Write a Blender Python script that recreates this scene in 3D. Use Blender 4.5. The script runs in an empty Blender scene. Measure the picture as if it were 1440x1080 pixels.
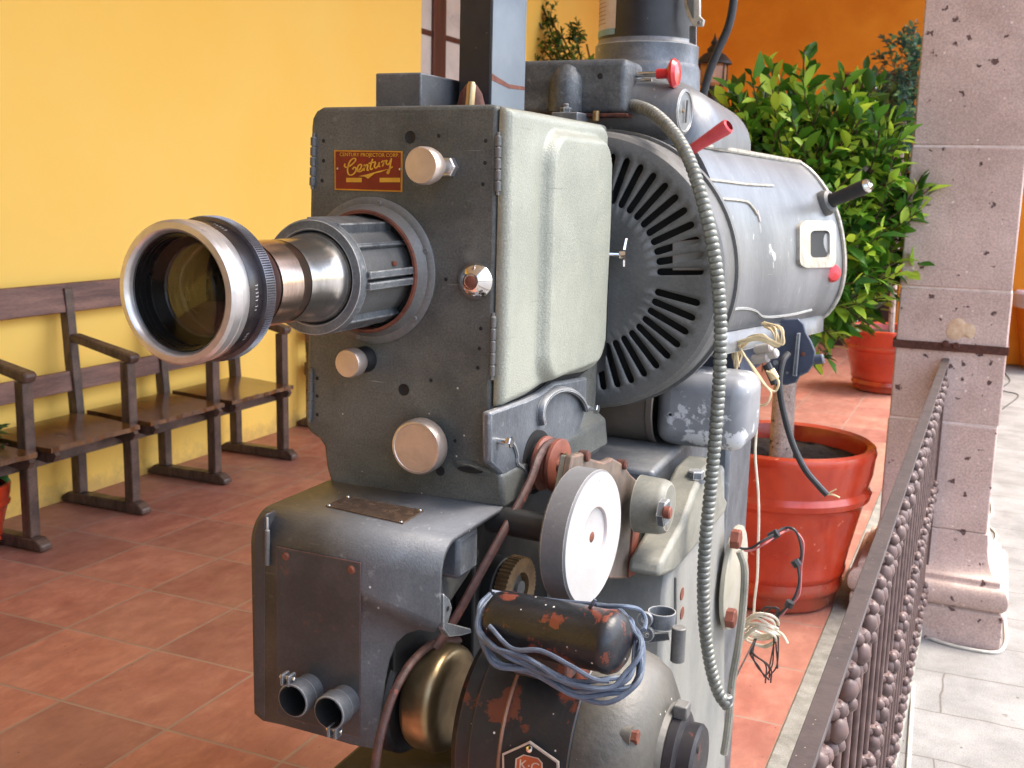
import bpy, bmesh, math, random
from mathutils import Vector, Matrix, noise
random.seed(7)
R = math.radians
scene = bpy.context.scene
C = scene.collection
# ------------------------------------------------------------------ camera
W0, H0, F0 = 1440, 1080, 1540.0
YAW, PIT, ROL, EYE = R(23.6), R(10.2), R(1.4), Vector((0, 0, 1.5))
fw = Vector((-math.sin(YAW)*math.cos(PIT), math.cos(YAW)*math.cos(PIT), -math.sin(PIT)))
r0 = Vector((math.cos(YAW), math.sin(YAW), 0)); u0 = r0.cross(fw)
rt = r0*math.cos(ROL)+u0*math.sin(ROL); up = u0*math.cos(ROL)-r0*math.sin(ROL)
cam = bpy.data.cameras.new('camera'); co = bpy.data.objects.new('camera', cam); C.objects.link(co)
co.matrix_world = Matrix(((rt.x, up.x, -fw.x, 0), (rt.y, up.y, -fw.y, 0), (rt.z, up.z, -fw.z, 1.5), (0, 0, 0, 1)))
cam.sensor_width = 36; cam.lens = 36*F0/W0; cam.clip_start = .02; cam.clip_end = 500
cam.dof.use_dof = True; cam.dof.focus_distance = 1.45; cam.dof.aperture_fstop = 14
scene.camera = co
# ------------------------------------------------------------------ light
wd = bpy.data.worlds.new('World'); scene.world = wd; wd.use_nodes = True
nt = wd.node_tree; bgn = nt.nodes['Background']
sky = nt.nodes.new('ShaderNodeTexSky'); sky.sky_type = 'NISHITA'; sky.sun_disc = False
SUN_EL, SUN_AZ = R(60), R(62)      # azimuth measured from +Y towards +X
sky.sun_elevation = SUN_EL; sky.sun_rotation = SUN_AZ; sky.air_density = 1.0; sky.dust_density = 3.5; sky.ozone_density = .6
nt.links.new(sky.outputs[0], bgn.inputs[0]); bgn.inputs[1].default_value = .15
sl = bpy.data.lights.new('sun', 'SUN'); sl.energy = .8; sl.angle = R(22); sl.color = (1, .95, .86)
so = bpy.data.objects.new('sun', sl); C.objects.link(so)
sd = Vector((math.sin(SUN_AZ)*math.cos(SUN_EL), math.cos(SUN_AZ)*math.cos(SUN_EL), math.sin(SUN_EL)))
so.rotation_euler = sd.to_track_quat('Z', 'Y').to_euler()
scene.view_settings.view_transform = 'Standard'; scene.view_settings.look = 'None'
scene.view_settings.gamma = 1; scene.view_settings.exposure = 2.2
scene.cycles.use_denoising = True
scene.cycles.max_bounces = 8; scene.cycles.diffuse_bounces = 5; scene.cycles.sample_clamp_indirect = 6

# ------------------------------------------------------------------ helpers
def ray(x, y): return fw*F0+rt*(x-W0/2)+up*(H0/2-y)
def PX(x, y, X): d = ray(x, y); return EYE+d*(X/d.x)        # pixel of the photo -> point on a plane
def PY(x, y, Y): d = ray(x, y); return EYE+d*(Y/d.y)
def PZ(x, y, Z): d = ray(x, y); return EYE+d*((Z-1.5)/d.z)
V = Vector
def s(r, g, b):
    f = lambda c: ((c/255+.055)/1.055)**2.4 if c > 10 else c/255/12.92
    return (f(r), f(g), f(b), 1)

def mat(name, base, alt=None, scale=40, rough=.5, metal=0, chip=None, speck=None, bump=0, bscale=None, coat=0,
        stretch=(1, 1, 1), edge=None, rvar=.12, dust=None, grain=None, scr=None):
    """procedural paint / metal / stone. chip=(colour, amount, scale); speck=(colour, amount, scale); edge=(colour, radius); dust=(colour, amount)"""
    m = bpy.data.materials.new(name); m.use_nodes = True; t = m.node_tree; N = t.nodes; L = t.links
    p = N['Principled BSDF']; tc = N.new('ShaderNodeTexCoord'); mp = N.new('ShaderNodeMapping')
    mp.inputs['Scale'].default_value = stretch; L.new(tc.outputs['Object'], mp.inputs[0])
    def noi(sc, det=5, ro=.6, dist=0):
        n = N.new('ShaderNodeTexNoise'); n.inputs['Scale'].default_value = sc; n.inputs['Detail'].default_value = det
        n.inputs['Roughness'].default_value = ro; n.inputs['Distortion'].default_value = dist; L.new(mp.outputs[0], n.inputs[0]); return n
    def ramp(a, b, src):
        r = N.new('ShaderNodeMapRange'); r.inputs[1].default_value = a; r.inputs[2].default_value = b
        L.new(src, r.inputs[0]); return r.outputs[0]
    def mix(fac, a, b):
        x = N.new('ShaderNodeMix'); x.data_type = 'RGBA'; L.new(fac, x.inputs[0])
        for i, q in ((6, a), (7, b)):
            if isinstance(q, tuple): x.inputs[i].default_value = q
            else: L.new(q, x.inputs[i])
        return x.outputs[2]
    alt = alt or tuple(c*.8 for c in base[:3])+(1,)
    n1 = noi(scale, 6, .62, .3); col = mix(ramp(.36, .64, n1.outputs[0]), base, alt)
    rgh = ramp(0, 1, n1.outputs[0]); rr = N.new('ShaderNodeMapRange'); L.new(rgh, rr.inputs[0])
    rr.inputs[3].default_value = max(.03, rough-rvar); rr.inputs[4].default_value = min(1, rough+rvar); rgh = rr.outputs[0]
    if grain:
        g = noi(grain[0], 2, .5); gm = N.new('ShaderNodeMix'); gm.data_type = 'RGBA'; gm.blend_type = 'MULTIPLY'
        gr = N.new('ShaderNodeMapRange'); L.new(g.outputs[0], gr.inputs[0]); gr.inputs[1].default_value = .3; gr.inputs[2].default_value = .7
        gr.inputs[3].default_value = 1-grain[1]; gr.inputs[4].default_value = 1+grain[1]*.6
        gm.inputs[0].default_value = 1; L.new(col, gm.inputs[6]); L.new(gr.outputs[0], gm.inputs[7]); col = gm.outputs[2]
    if dust:
        n = noi(dust[2] if len(dust) > 2 else 9, 7, .7); geo = N.new('ShaderNodeNewGeometry'); sp = N.new('ShaderNodeSeparateXYZ'); L.new(geo.outputs['Normal'], sp.inputs[0])
        a = N.new('ShaderNodeMath'); a.operation = 'MULTIPLY_ADD'; L.new(sp.outputs[2], a.inputs[0]); a.inputs[1].default_value = .35; L.new(n.outputs[0], a.inputs[2])
        q = ramp(.55, .95, a.outputs[0]); b = N.new('ShaderNodeMath'); b.operation = 'MULTIPLY'; L.new(q, b.inputs[0]); b.inputs[1].default_value = dust[1]
        col = mix(b.outputs[0], col, dust[0])
    mfac = None
    if scr:   # fine scratches: thin ridges of strongly stretched noise in two directions
        for rot, st_ in (((.3, .5, .4), (9, 9, 260)), ((1.2, -.4, .9), (7, 240, 9))):
            ms = N.new('ShaderNodeMapping'); ms.inputs['Rotation'].default_value = rot; ms.inputs['Scale'].default_value = st_; L.new(tc.outputs['Object'], ms.inputs[0])
            ns_ = N.new('ShaderNodeTexNoise'); ns_.inputs['Scale'].default_value = 1; ns_.inputs['Detail'].default_value = 1; L.new(ms.outputs[0], ns_.inputs[0])
            nm = noi(5, 3); q1 = ramp(.74, .78, ns_.outputs[0]); q2 = ramp(.48, .6, nm.outputs[0]); mu_ = N.new('ShaderNodeMath'); mu_.operation = 'MULTIPLY'; L.new(q1, mu_.inputs[0]); L.new(q2, mu_.inputs[1])
            mv = N.new('ShaderNodeMath'); mv.operation = 'MULTIPLY'; L.new(mu_.outputs[0], mv.inputs[0]); mv.inputs[1].default_value = scr[1]; col = mix(mv.outputs[0], col, scr[0])
    if chip:
        n2 = noi(chip[2], 8, .68, .2); th = .70-.24*chip[1]; f = ramp(th, th+.025, n2.outputs[0]); col = mix(f, col, chip[0]); mfac = f
    if edge:
        bv = N.new('ShaderNodeBevel'); bv.samples = 4; bv.inputs[0].default_value = edge[1]; geo = N.new('ShaderNodeNewGeometry')
        dt = N.new('ShaderNodeVectorMath'); dt.operation = 'DOT_PRODUCT'; L.new(bv.outputs[0], dt.inputs[0]); L.new(geo.outputs['Normal'], dt.inputs[1])
        n3 = noi(60, 4); ad = N.new('ShaderNodeMath'); ad.operation = 'MULTIPLY_ADD'; L.new(n3.outputs[0], ad.inputs[0]); ad.inputs[1].default_value = .12; L.new(dt.outputs['Value'], ad.inputs[2])
        inv = ramp(1.045, .99, ad.outputs[0]); col = mix(inv, col, edge[0])
    if speck:
        v = N.new('ShaderNodeTexVoronoi'); v.inputs['Scale'].default_value = speck[2]; L.new(mp.outputs[0], v.inputs[0])
        a = ramp(.16, .10, v.outputs['Distance']); cr = N.new('ShaderNodeMath'); cr.operation = 'GREATER_THAN'; cr.inputs[1].default_value = 1-speck[1]
        sx = N.new('ShaderNodeSeparateColor'); L.new(v.outputs['Color'], sx.inputs[0]); L.new(sx.outputs[0], cr.inputs[0])
        b = N.new('ShaderNodeMath'); b.operation = 'MULTIPLY'; L.new(a, b.inputs[0]); L.new(cr.outputs[0], b.inputs[1]); col = mix(b.outputs[0], col, speck[0])
    L.new(col, p.inputs['Base Color']); L.new(rgh, p.inputs['Roughness']); p.inputs['Metallic'].default_value = metal
    if mfac is not None and metal > 0:
        iv = N.new('ShaderNodeMapRange'); L.new(mfac, iv.inputs[0]); iv.inputs[3].default_value = metal; iv.inputs[4].default_value = 0; L.new(iv.outputs[0], p.inputs['Metallic'])
    p.inputs['Coat Weight'].default_value = coat; p.inputs['Coat Roughness'].default_value = .12
    if bump:
        nb = noi(bscale or scale*3, 4, .6); bm = N.new('ShaderNodeBump'); bm.inputs['Strength'].default_value = min(1, bump); bm.inputs['Distance'].default_value = .0015*max(1, bump)
        L.new(nb.outputs[0], bm.inputs['Height']); L.new(bm.outputs[0], p.inputs['Normal'])
    return m

class MB:
    """collects shapes in world coordinates, then links them as ONE mesh object"""
    def __init__(s_): s_.v = []; s_.f = []; s_.m = []; s_.mi = 0
    def add(s_, vs, fs):
        o = len(s_.v); s_.v += [V(a) for a in vs]; s_.f += [[i+o for i in q] for q in fs]; s_.m += [s_.mi]*len(fs); return s_
    def box(s_, a, b, M=None):
        (x0, y0, z0), (x1, y1, z1) = a, b
        vs = [V((x, y, z)) for z in (z0, z1) for x, y in ((x0, y0), (x1, y0), (x1, y1), (x0, y1))]
        if M: vs = [M @ q for q in vs]
        return s_.add(vs, [[3, 2, 1, 0], [4, 5, 6, 7], [0, 1, 5, 4], [1, 2, 6, 5], [2, 3, 7, 6], [3, 0, 4, 7]])
    def prism(s_, pts, d):
        n = len(pts); pts = [V(p) for p in pts]; d = V(d)
        nrm = V((0, 0, 0))
        for i in range(n): nrm += pts[i].cross(pts[(i+1) % n])
        if nrm.dot(d) > 0: pts = pts[::-1]
        vs = pts+[p+d for p in pts]
        return s_.add(vs, [list(range(n)), list(range(2*n-1, n-1, -1))]+[[(i+1) % n, i, i+n, (i+1) % n+n] for i in range(n)])
    def lathe(s_, prof, o, ax, seg=48, a0=0, a1=2*math.pi, cap=True):
        """prof: (radius, distance along the axis)"""
        o = V(o); ax = V(ax).normalized(); t = V((0, 0, 1)) if abs(ax.z) < .9 else V((1, 0, 0))
        u = ax.cross(t).normalized(); w = ax.cross(u); full = abs(a1-a0-2*math.pi) < 1e-6; n = seg if full else seg+1
        vs = []
        for r, h in prof:
            for k in range(n):
                a = a0+(a1-a0)*k/seg; vs.append(o+ax*h+(u*math.cos(a)+w*math.sin(a))*max(r, 1e-5))
        fs = []
        for i in range(len(prof)-1):
            for k in range(seg):
                k2 = (k+1) % n; fs.append([i*n+k, i*n+k2, (i+1)*n+k2, (i+1)*n+k])
        return s_.add(vs, fs)
    def tube(s_, pts, r, seg=10, ribs=0, rib=0, smooth=8, flat=1, cap=True):
        pts = [V(p) for p in pts]
        if smooth > 1 and len(pts) > 2:
            q = [pts[0]*2-pts[1]]+pts+[pts[-1]*2-pts[-2]]; out = []
            for i in range(1, len(q)-2):
                for k in range(smooth):
                    t = k/smooth; a, b, c, d = q[i-1:i+3]
                    out.append(.5*((2*b)+(c-a)*t+(2*a-5*b+4*c-d)*t*t+(3*b-a-3*c+d)*t**3))
            pts = out+[pts[-1]]
        if ribs:
            L_ = [0]
            for a, b in zip(pts, pts[1:]): L_.append(L_[-1]+(b-a).length)
            n = int(L_[-1]/ribs*6); out = []; j = 0
            for k in range(n+1):
                d = L_[-1]*k/n
                while j < len(L_)-2 and L_[j+1] < d: j += 1
                out.append(pts[j].lerp(pts[j+1], (d-L_[j])/max(1e-9, L_[j+1]-L_[j])))
            pts = out
        vs = []; n = len(pts); prev = None
        for i, p in enumerate(pts):
            t = (pts[min(i+1, n-1)]-pts[max(i-1, 0)]).normalized()
            if prev is None: u = t.cross(V((.3, .2, .93))).normalized()
            else: u = (prev-t*prev.dot(t)).normalized()
            prev = u; w = t.cross(u)
            rr = r if not callable(r) else r(i/(n-1))
            if ribs: rr *= (1-rib) if i % 6 == 0 else (1-rib*.25 if i % 6 in (1, 5) else 1)
            for k in range(seg):
                a = 2*math.pi*k/seg; vs.append(p+u*math.cos(a)*rr+w*math.sin(a)*rr*flat)
        fs = [[i*seg+k, i*seg+(k+1) % seg, (i+1)*seg+(k+1) % seg, (i+1)*seg+k] for i in range(n-1) for k in range(seg)]
        if cap: fs += [list(range(seg-1, -1, -1)), [(n-1)*seg+k for k in range(seg)]]
        return s_.add(vs, fs)
    def cyl(s_, o, ax, r, h, bev=.0, seg=32):
        b = bev; prof = [(0, 0), (r-b, 0), (r, b), (r, h-b), (r-b, h), (0, h)] if b else [(0, 0), (r, 0), (r, h), (0, h)]
        return s_.lathe(prof, o, ax, seg)
    def hexa(s_, o, ax, r, h):
        s_.lathe([(0, 0), (r, 0), (r, h*.85), (r*.88, h), (r*.5, h), (0, h)], o, ax, 6); return s_
    def grid(s_, fn, nu, nv):
        vs = [fn(i/nu, j/nv) for j in range(nv+1) for i in range(nu+1)]
        return s_.add(vs, [[j*(nu+1)+i, j*(nu+1)+i+1, (j+1)*(nu+1)+i+1, (j+1)*(nu+1)+i] for j in range(nv) for i in range(nu)])
    def text(s_, body, size, M, ext=.0004):
        cu = bpy.data.curves.new('t', 'FONT'); cu.body = body; cu.size = size; cu.extrude = ext; cu.align_x = 'CENTER'; cu.align_y = 'CENTER'; cu.resolution_u = 3
        o = bpy.data.objects.new('t', cu); C.objects.link(o); bpy.context.view_layer.update()
        me = bpy.data.meshes.new_from_object(o.evaluated_get(bpy.context.evaluated_depsgraph_get()))
        s_.add([M @ q.co for q in me.vertices], [list(q.vertices) for q in me.polygons])
        bpy.data.objects.remove(o); bpy.data.curves.remove(cu); bpy.data.meshes.remove(me); return s_
    def build(s_, name, m, parent=None, bevel=0, seg=2, ang=35, loc=None, recalc=True, solid=0, sub=0):
        ms = m if isinstance(m, list) else [m]
        base = V(loc) if loc is not None else (parent.matrix_world.translation.copy() if parent and 'wo' not in parent else (V(parent['wo']) if parent else V((0, 0, 0))))
        me = bpy.data.meshes.new(name); me.from_pydata([q-base for q in s_.v], [], s_.f)
        for q in ms: me.materials.append(q)
        for p, i in zip(me.polygons, s_.m): p.material_index = i
        if recalc:
            b = bmesh.new(); b.from_mesh(me); bmesh.ops.remove_doubles(b, verts=b.verts, dist=1e-5); bmesh.ops.recalc_face_normals(b, faces=b.faces); b.to_mesh(me); b.free()
        me.polygons.foreach_set('use_smooth', [True]*len(me.polygons)); me.set_sharp_from_angle(angle=R(ang)); me.update()
        o = bpy.data.objects.new(name, me); C.objects.link(o); o['wo'] = list(base)
        if parent: o.parent = parent; o.location = base-V(parent['wo'])
        else: o.location = base
        if solid: q = o.modifiers.new('s', 'SOLIDIFY'); q.thickness = solid; q.offset = 0
        if bevel: q = o.modifiers.new('b', 'BEVEL'); q.width = bevel; q.segments = seg; q.limit_method = 'ANGLE'; q.angle_limit = R(ang)
        if sub: q = o.modifiers.new('u', 'SUBSURF'); q.levels = q.render_levels = sub
        return o
def root(name, loc):
    o = bpy.data.objects.new(name, None); C.objects.link(o); o.location = loc; o.empty_display_size = .1; o['wo'] = list(loc); return o
def tag(o, label, cat, group=None):
    o['label'] = label; o['category'] = cat
    if group: o['group'] = group
    return o
def struct(o, kind='structure'): o['kind'] = kind; return o
def copy_to(o, loc, parent=None):
    c = o.copy(); C.objects.link(c); c.location = loc
    if parent: c.parent = parent
    return c

# ------------------------------------------------------------------ the place
XW = -3.90; YEND = 11.3; KERB = -.435
def tile_mat():
    m = bpy.data.materials.new('clay_tiles'); m.use_nodes = True; t = m.node_tree; N = t.nodes; L = t.links; p = N['Principled BSDF']
    tc = N.new('ShaderNodeTexCoord'); mp = N.new('ShaderNodeMapping'); mp.inputs['Location'].default_value = (3.525, -2.2+.397*20, 0); L.new(tc.outputs['Object'], mp.inputs[0])
    b = N.new('ShaderNodeTexBrick'); b.offset = 0; b.squash = 1; L.new(mp.outputs[0], b.inputs[0]); b.inputs['Scale'].default_value = 1
    b.inputs['Mortar Size'].default_value = .0055; b.inputs['Mortar Smooth'].default_value = .3; b.inputs['Brick Width'].default_value = .3865; b.inputs['Row Height'].default_value = .397
    b.inputs['Color1'].default_value = (0, 0, 0, 1); b.inputs['Color2'].default_value = (1, 1, 1, 1); b.inputs['Mortar'].default_value = (.5, .5, .5, 1); b.inputs['Bias'].default_value = 0
    n = N.new('ShaderNodeTexNoise'); n.inputs['Scale'].default_value = 7; n.inputs['Detail'].default_value = 10; n.inputs['Roughness'].default_value = .74; n.inputs['Distortion'].default_value = .25
    mp2 = N.new('ShaderNodeMapping'); mp2.inputs['Scale'].default_value = (1.7, .8, 1); L.new(tc.outputs['Object'], mp2.inputs[0])
    ofs = N.new('ShaderNodeVectorMath'); ofs.operation = 'MULTIPLY_ADD'; L.new(b.outputs[0], ofs.inputs[0]); ofs.inputs[1].default_value = (9, 5, 0); L.new(mp2.outputs[0], ofs.inputs[2]); L.new(ofs.outputs[0], n.inputs[0])
    cr = N.new('ShaderNodeValToRGB'); L.new(n.outputs[0], cr.inputs[0]); e = cr.color_ramp.elements
    e[0].position = .3; e[0].color = s(142, 88, 76); e[1].position = .72; e[1].color = s(188, 138, 120)
    q = cr.color_ramp.elements.new(.45); q.color = s(155, 99, 86); q = cr.color_ramp.elements.new(.57); q.color = s(169, 113, 98)
    hs = N.new('ShaderNodeMix'); hs.data_type = 'RGBA'; hs.blend_type = 'MULTIPLY'; hs.inputs[0].default_value = 1; L.new(cr.outputs[0], hs.inputs[6])
    c2 = N.new('ShaderNodeMix'); c2.data_type = 'RGBA'; L.new(b.outputs[0], c2.inputs[0]); c2.inputs[6].default_value = (.76, .74, .77, 1); c2.inputs[7].default_value = (1.14, 1.10, 1.06, 1); L.new(c2.outputs[2], hs.inputs[7])
    nd = N.new('ShaderNodeTexNoise'); nd.inputs['Scale'].default_value = 1.1; nd.inputs['Detail'].default_value = 7; nd.inputs['Roughness'].default_value = .65; L.new(tc.outputs['Object'], nd.inputs[0])
    rd = N.new('ShaderNodeMapRange'); L.new(nd.outputs[0], rd.inputs[0]); rd.inputs[1].default_value = .4; rd.inputs[2].default_value = .7; rd.inputs[3].default_value = 0; rd.inputs[4].default_value = .42
    xd = N.new('ShaderNodeMix'); xd.data_type = 'RGBA'; L.new(rd.outputs[0], xd.inputs[0]); L.new(hs.outputs[2], xd.inputs[6]); xd.inputs[7].default_value = s(186, 146, 124)
    vg = N.new('ShaderNodeTexVoronoi'); vg.inputs['Scale'].default_value = 42; L.new(tc.outputs['Object'], vg.inputs[0]); sg = N.new('ShaderNodeSeparateColor'); L.new(vg.outputs['Color'], sg.inputs[0])
    g1 = N.new('ShaderNodeMath'); g1.operation = 'GREATER_THAN'; L.new(sg.outputs[0], g1.inputs[0]); g1.inputs[1].default_value = .93; g2 = N.new('ShaderNodeMath'); g2.operation = 'LESS_THAN'; L.new(vg.outputs['Distance'], g2.inputs[0]); g2.inputs[1].default_value = .11
    g3 = N.new('ShaderNodeMath'); g3.operation = 'MULTIPLY'; L.new(g1.outputs[0], g3.inputs[0]); L.new(g2.outputs[0], g3.inputs[1]); xg = N.new('ShaderNodeMix'); xg.data_type = 'RGBA'; L.new(g3.outputs[0], xg.inputs[0]); L.new(xd.outputs[2], xg.inputs[6]); xg.inputs[7].default_value = s(92, 60, 48)
    g = N.new('ShaderNodeMix'); g.data_type = 'RGBA'; L.new(b.outputs['Fac'], g.inputs[0]); L.new(xg.outputs[2], g.inputs[6]); g.inputs[7].default_value = s(152, 130, 116); L.new(g.outputs[2], p.inputs['Base Color'])
    n2 = N.new('ShaderNodeTexNoise'); n2.inputs['Scale'].default_value = 14; n2.inputs['Detail'].default_value = 6; L.new(tc.outputs['Object'], n2.inputs[0])
    mr = N.new('ShaderNodeMapRange'); L.new(n2.outputs[0], mr.inputs[0]); mr.inputs[1].default_value = .3; mr.inputs[2].default_value = .7; mr.inputs[3].default_value = .42; mr.inputs[4].default_value = .62; L.new(mr.outputs[0], p.inputs['Roughness'])
    ad = N.new('ShaderNodeMath'); ad.operation = 'MULTIPLY_ADD'; L.new(b.outputs['Fac'], ad.inputs[0]); ad.inputs[1].default_value = -1.2
    L.new(n2.outputs[0], ad.inputs[2]); bp = N.new('ShaderNodeBump'); bp.inputs['Strength'].default_value = .5; bp.inputs['Distance'].default_value = .002; L.new(ad.outputs[0], bp.inputs['Height']); L.new(bp.outputs[0], p.inputs['Normal'])
    return m
M_tile = tile_mat()
M_kerb = mat('kerb_concrete', s(150, 148, 140), s(120, 118, 110), 18, .85, bump=.5, bscale=160, grain=(300, .3))
M_yellow = mat('yellow_limewash', s(255, 214, 110), s(255, 209, 100), .8, .85, bump=.25, bscale=18, dust=None)
def age_wall(m, dirt, hgt=.16):
    t = m.node_tree; N = t.nodes; L = t.links; p = N['Principled BSDF']; src = p.inputs['Base Color'].links[0].from_socket
    tc = N.new('ShaderNodeTexCoord'); sx = N.new('ShaderNodeSeparateXYZ'); L.new(tc.outputs['Object'], sx.inputs[0])
    n = N.new('ShaderNodeTexNoise'); n.inputs['Scale'].default_value = 6; n.inputs['Detail'].default_value = 8; n.inputs['Roughness'].default_value = .7; L.new(tc.outputs['Object'], n.inputs[0])
    a = N.new('ShaderNodeMath'); a.operation = 'MULTIPLY_ADD'; L.new(n.outputs[0], a.inputs[0]); a.inputs[1].default_value = -.5; L.new(sx.outputs[2], a.inputs[2])
    r = N.new('ShaderNodeMapRange'); L.new(a.outputs[0], r.inputs[0]); r.inputs[1].default_value = hgt-.25; r.inputs[2].default_value = -.28; r.inputs[3].default_value = 0; r.inputs[4].default_value = .75
    mx = N.new('ShaderNodeMix'); mx.data_type = 'RGBA'; L.new(r.outputs[0], mx.inputs[0]); L.new(src, mx.inputs[6]); mx.inputs[7].default_value = dirt
    # hairline cracks
    n2 = N.new('ShaderNodeTexNoise'); n2.inputs['Scale'].default_value = 2.2; n2.inputs['Detail'].default_value = 6; L.new(tc.outputs['Object'], n2.inputs[0])
    md = N.new('ShaderNodeVectorMath'); md.operation = 'MULTIPLY_ADD'; L.new(n2.outputs['Color'], md.inputs[0]); md.inputs[1].default_value = (.9, .9, .9); L.new(tc.outputs['Object'], md.inputs[2])
    v = N.new('ShaderNodeTexVoronoi'); v.feature = 'DISTANCE_TO_EDGE'; v.inputs['Scale'].default_value = .8; L.new(md.outputs[0], v.inputs[0])
    c = N.new('ShaderNodeMapRange'); L.new(v.outputs['Distance'], c.inputs[0]); c.inputs[1].default_value = .004; c.inputs[2].default_value = .001; c.inputs[3].default_value = 0; c.inputs[4].default_value = .0
    n3 = N.new('ShaderNodeTexNoise'); n3.inputs['Scale'].default_value = 1.3; L.new(tc.outputs['Object'], n3.inputs[0]); k = N.new('ShaderNodeMapRange'); L.new(n3.outputs[0], k.inputs[0]); k.inputs[1].default_value = .5; k.inputs[2].default_value = .6
    mu = N.new('ShaderNodeMath'); mu.operation = 'MULTIPLY'; L.new(c.outputs[0], mu.inputs[0]); L.new(k.outputs[0], mu.inputs[1])
    m2 = N.new('ShaderNodeMix'); m2.data_type = 'RGBA'; L.new(mu.outputs[0], m2.inputs[0]); L.new(mx.outputs[2], m2.inputs[6]); m2.inputs[7].default_value = dirt; L.new(m2.outputs[2], p.inputs['Base Color'])
age_wall(M_yellow, s(196, 160, 96), .10)
M_orange = mat('orange_limewash', s(224, 138, 26), s(212, 122, 16), 2.2, .85, bump=.4, bscale=22)
M_white = mat('white_plaster', s(225, 220, 205), s(205, 200, 186), 2, .9)
def pave_mat():
    m = mat('paving_stone', s(146, 144, 141), s(124, 122, 119), 5, .85, bump=1.5, bscale=40, grain=(260, .3), chip=(s(108, 104, 100), .12, 14), speck=(s(84, 78, 72), .10, 26))
    t = m.node_tree; N = t.nodes; L = t.links; p = N['Principled BSDF']; src = p.inputs['Base Color'].links[0].from_socket
    tc = N.new('ShaderNodeTexCoord'); b = N.new('ShaderNodeTexBrick'); nz = N.new('ShaderNodeTexNoise'); nz.inputs['Scale'].default_value = 6; L.new(tc.outputs['Object'], nz.inputs[0])
    mm = N.new('ShaderNodeVectorMath'); mm.operation = 'MULTIPLY_ADD'; L.new(nz.outputs['Color'], mm.inputs[0]); mm.inputs[1].default_value = (.05, .03, 0); L.new(tc.outputs['Object'], mm.inputs[2]); L.new(mm.outputs[0], b.inputs[0])
    b.inputs['Scale'].default_value = 1; b.inputs['Brick Width'].default_value = 1.9; b.inputs['Row Height'].default_value = .31; b.inputs['Mortar Size'].default_value = .004; b.inputs['Mortar Smooth'].default_value = .6
    mx = N.new('ShaderNodeMix'); mx.data_type = 'RGBA'; L.new(b.outputs['Fac'], mx.inputs[0]); L.new(src, mx.inputs[6]); mx.inputs[7].default_value = s(96, 90, 84); L.new(mx.outputs[2], p.inputs['Base Color'])
    return m
M_pave = pave_mat()
M_stone = None
def stone_mat():
    m = mat('pink_quarry_stone', s(210, 184, 174), s(184, 158, 148), 3, .88, chip=(s(118, 92, 88), .2, 17), bump=1.6, bscale=34, grain=(150, .2), dust=(s(170, 160, 140), .3, 3), speck=(s(222, 200, 190), .25, 30))
    t = m.node_tree; N = t.nodes; L = t.links; p = N['Principled BSDF']; src = p.inputs['Base Color'].links[0].from_socket
    tc = N.new('ShaderNodeTexCoord'); nz = N.new('ShaderNodeTexNoise'); nz.inputs['Scale'].default_value = 45; nz.inputs['Detail'].default_value = 3; L.new(tc.outputs['Object'], nz.inputs[0])
    ma = N.new('ShaderNodeVectorMath'); ma.operation = 'MULTIPLY_ADD'; L.new(nz.outputs['Color'], ma.inputs[0]); ma.inputs[1].default_value = (.06, .06, .03); L.new(tc.outputs['Object'], ma.inputs[2])
    v = N.new('ShaderNodeTexVoronoi'); v.inputs['Scale'].default_value = 24; L.new(ma.outputs[0], v.inputs[0])
    sc = N.new('ShaderNodeSeparateColor'); L.new(v.outputs['Color'], sc.inputs[0]); th = N.new('ShaderNodeMapRange'); L.new(sc.outputs[0], th.inputs[0]); th.inputs[1].default_value = .38; th.inputs[2].default_value = 1; th.inputs[3].default_value = 0; th.inputs[4].default_value = .26
    sb = N.new('ShaderNodeMath'); sb.operation = 'SUBTRACT'; L.new(th.outputs[0], sb.inputs[0]); L.new(v.outputs['Distance'], sb.inputs[1]); mr = N.new('ShaderNodeMapRange'); L.new(sb.outputs[0], mr.inputs[0]); mr.inputs[1].default_value = -.02; mr.inputs[2].default_value = .07
    mx = N.new('ShaderNodeMix'); mx.data_type = 'RGBA'; L.new(mr.outputs[0], mx.inputs[0]); L.new(src, mx.inputs[6]); mx.inputs[7].default_value = s(104, 78, 74); L.new(mx.outputs[2], p.inputs['Base Color'])
    b1 = p.inputs['Normal'].links[0].from_node; hb = N.new('ShaderNodeBump'); hb.invert = True; hb.inputs['Distance'].default_value = .006; hb.inputs['Strength'].default_value = 1; L.new(mr.outputs[0], hb.inputs['Height']); L.new(b1.outputs[0], hb.inputs['Normal']); L.new(hb.outputs[0], p.inputs['Normal'])
    return m
M_stone = stone_mat()

struct(MB().add([(XW-.2, -6, 0), (KERB, -6, 0), (KERB, YEND+.2, 0), (XW-.2, YEND+.2, 0)], [[0, 1, 2, 3]]).build('tiled_floor', M_tile, recalc=False))
struct(MB().add([(-60, -60, -.05), (90, -60, -.05), (90, 90, -.05), (-60, 90, -.05)], [[0, 1, 2, 3]]).build('ground', M_pave, recalc=False))
struct(MB().box((KERB+.001, -6, -.04), (-.118, YEND+.2, .006)).build('kerb', M_kerb, bevel=.004))
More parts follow.
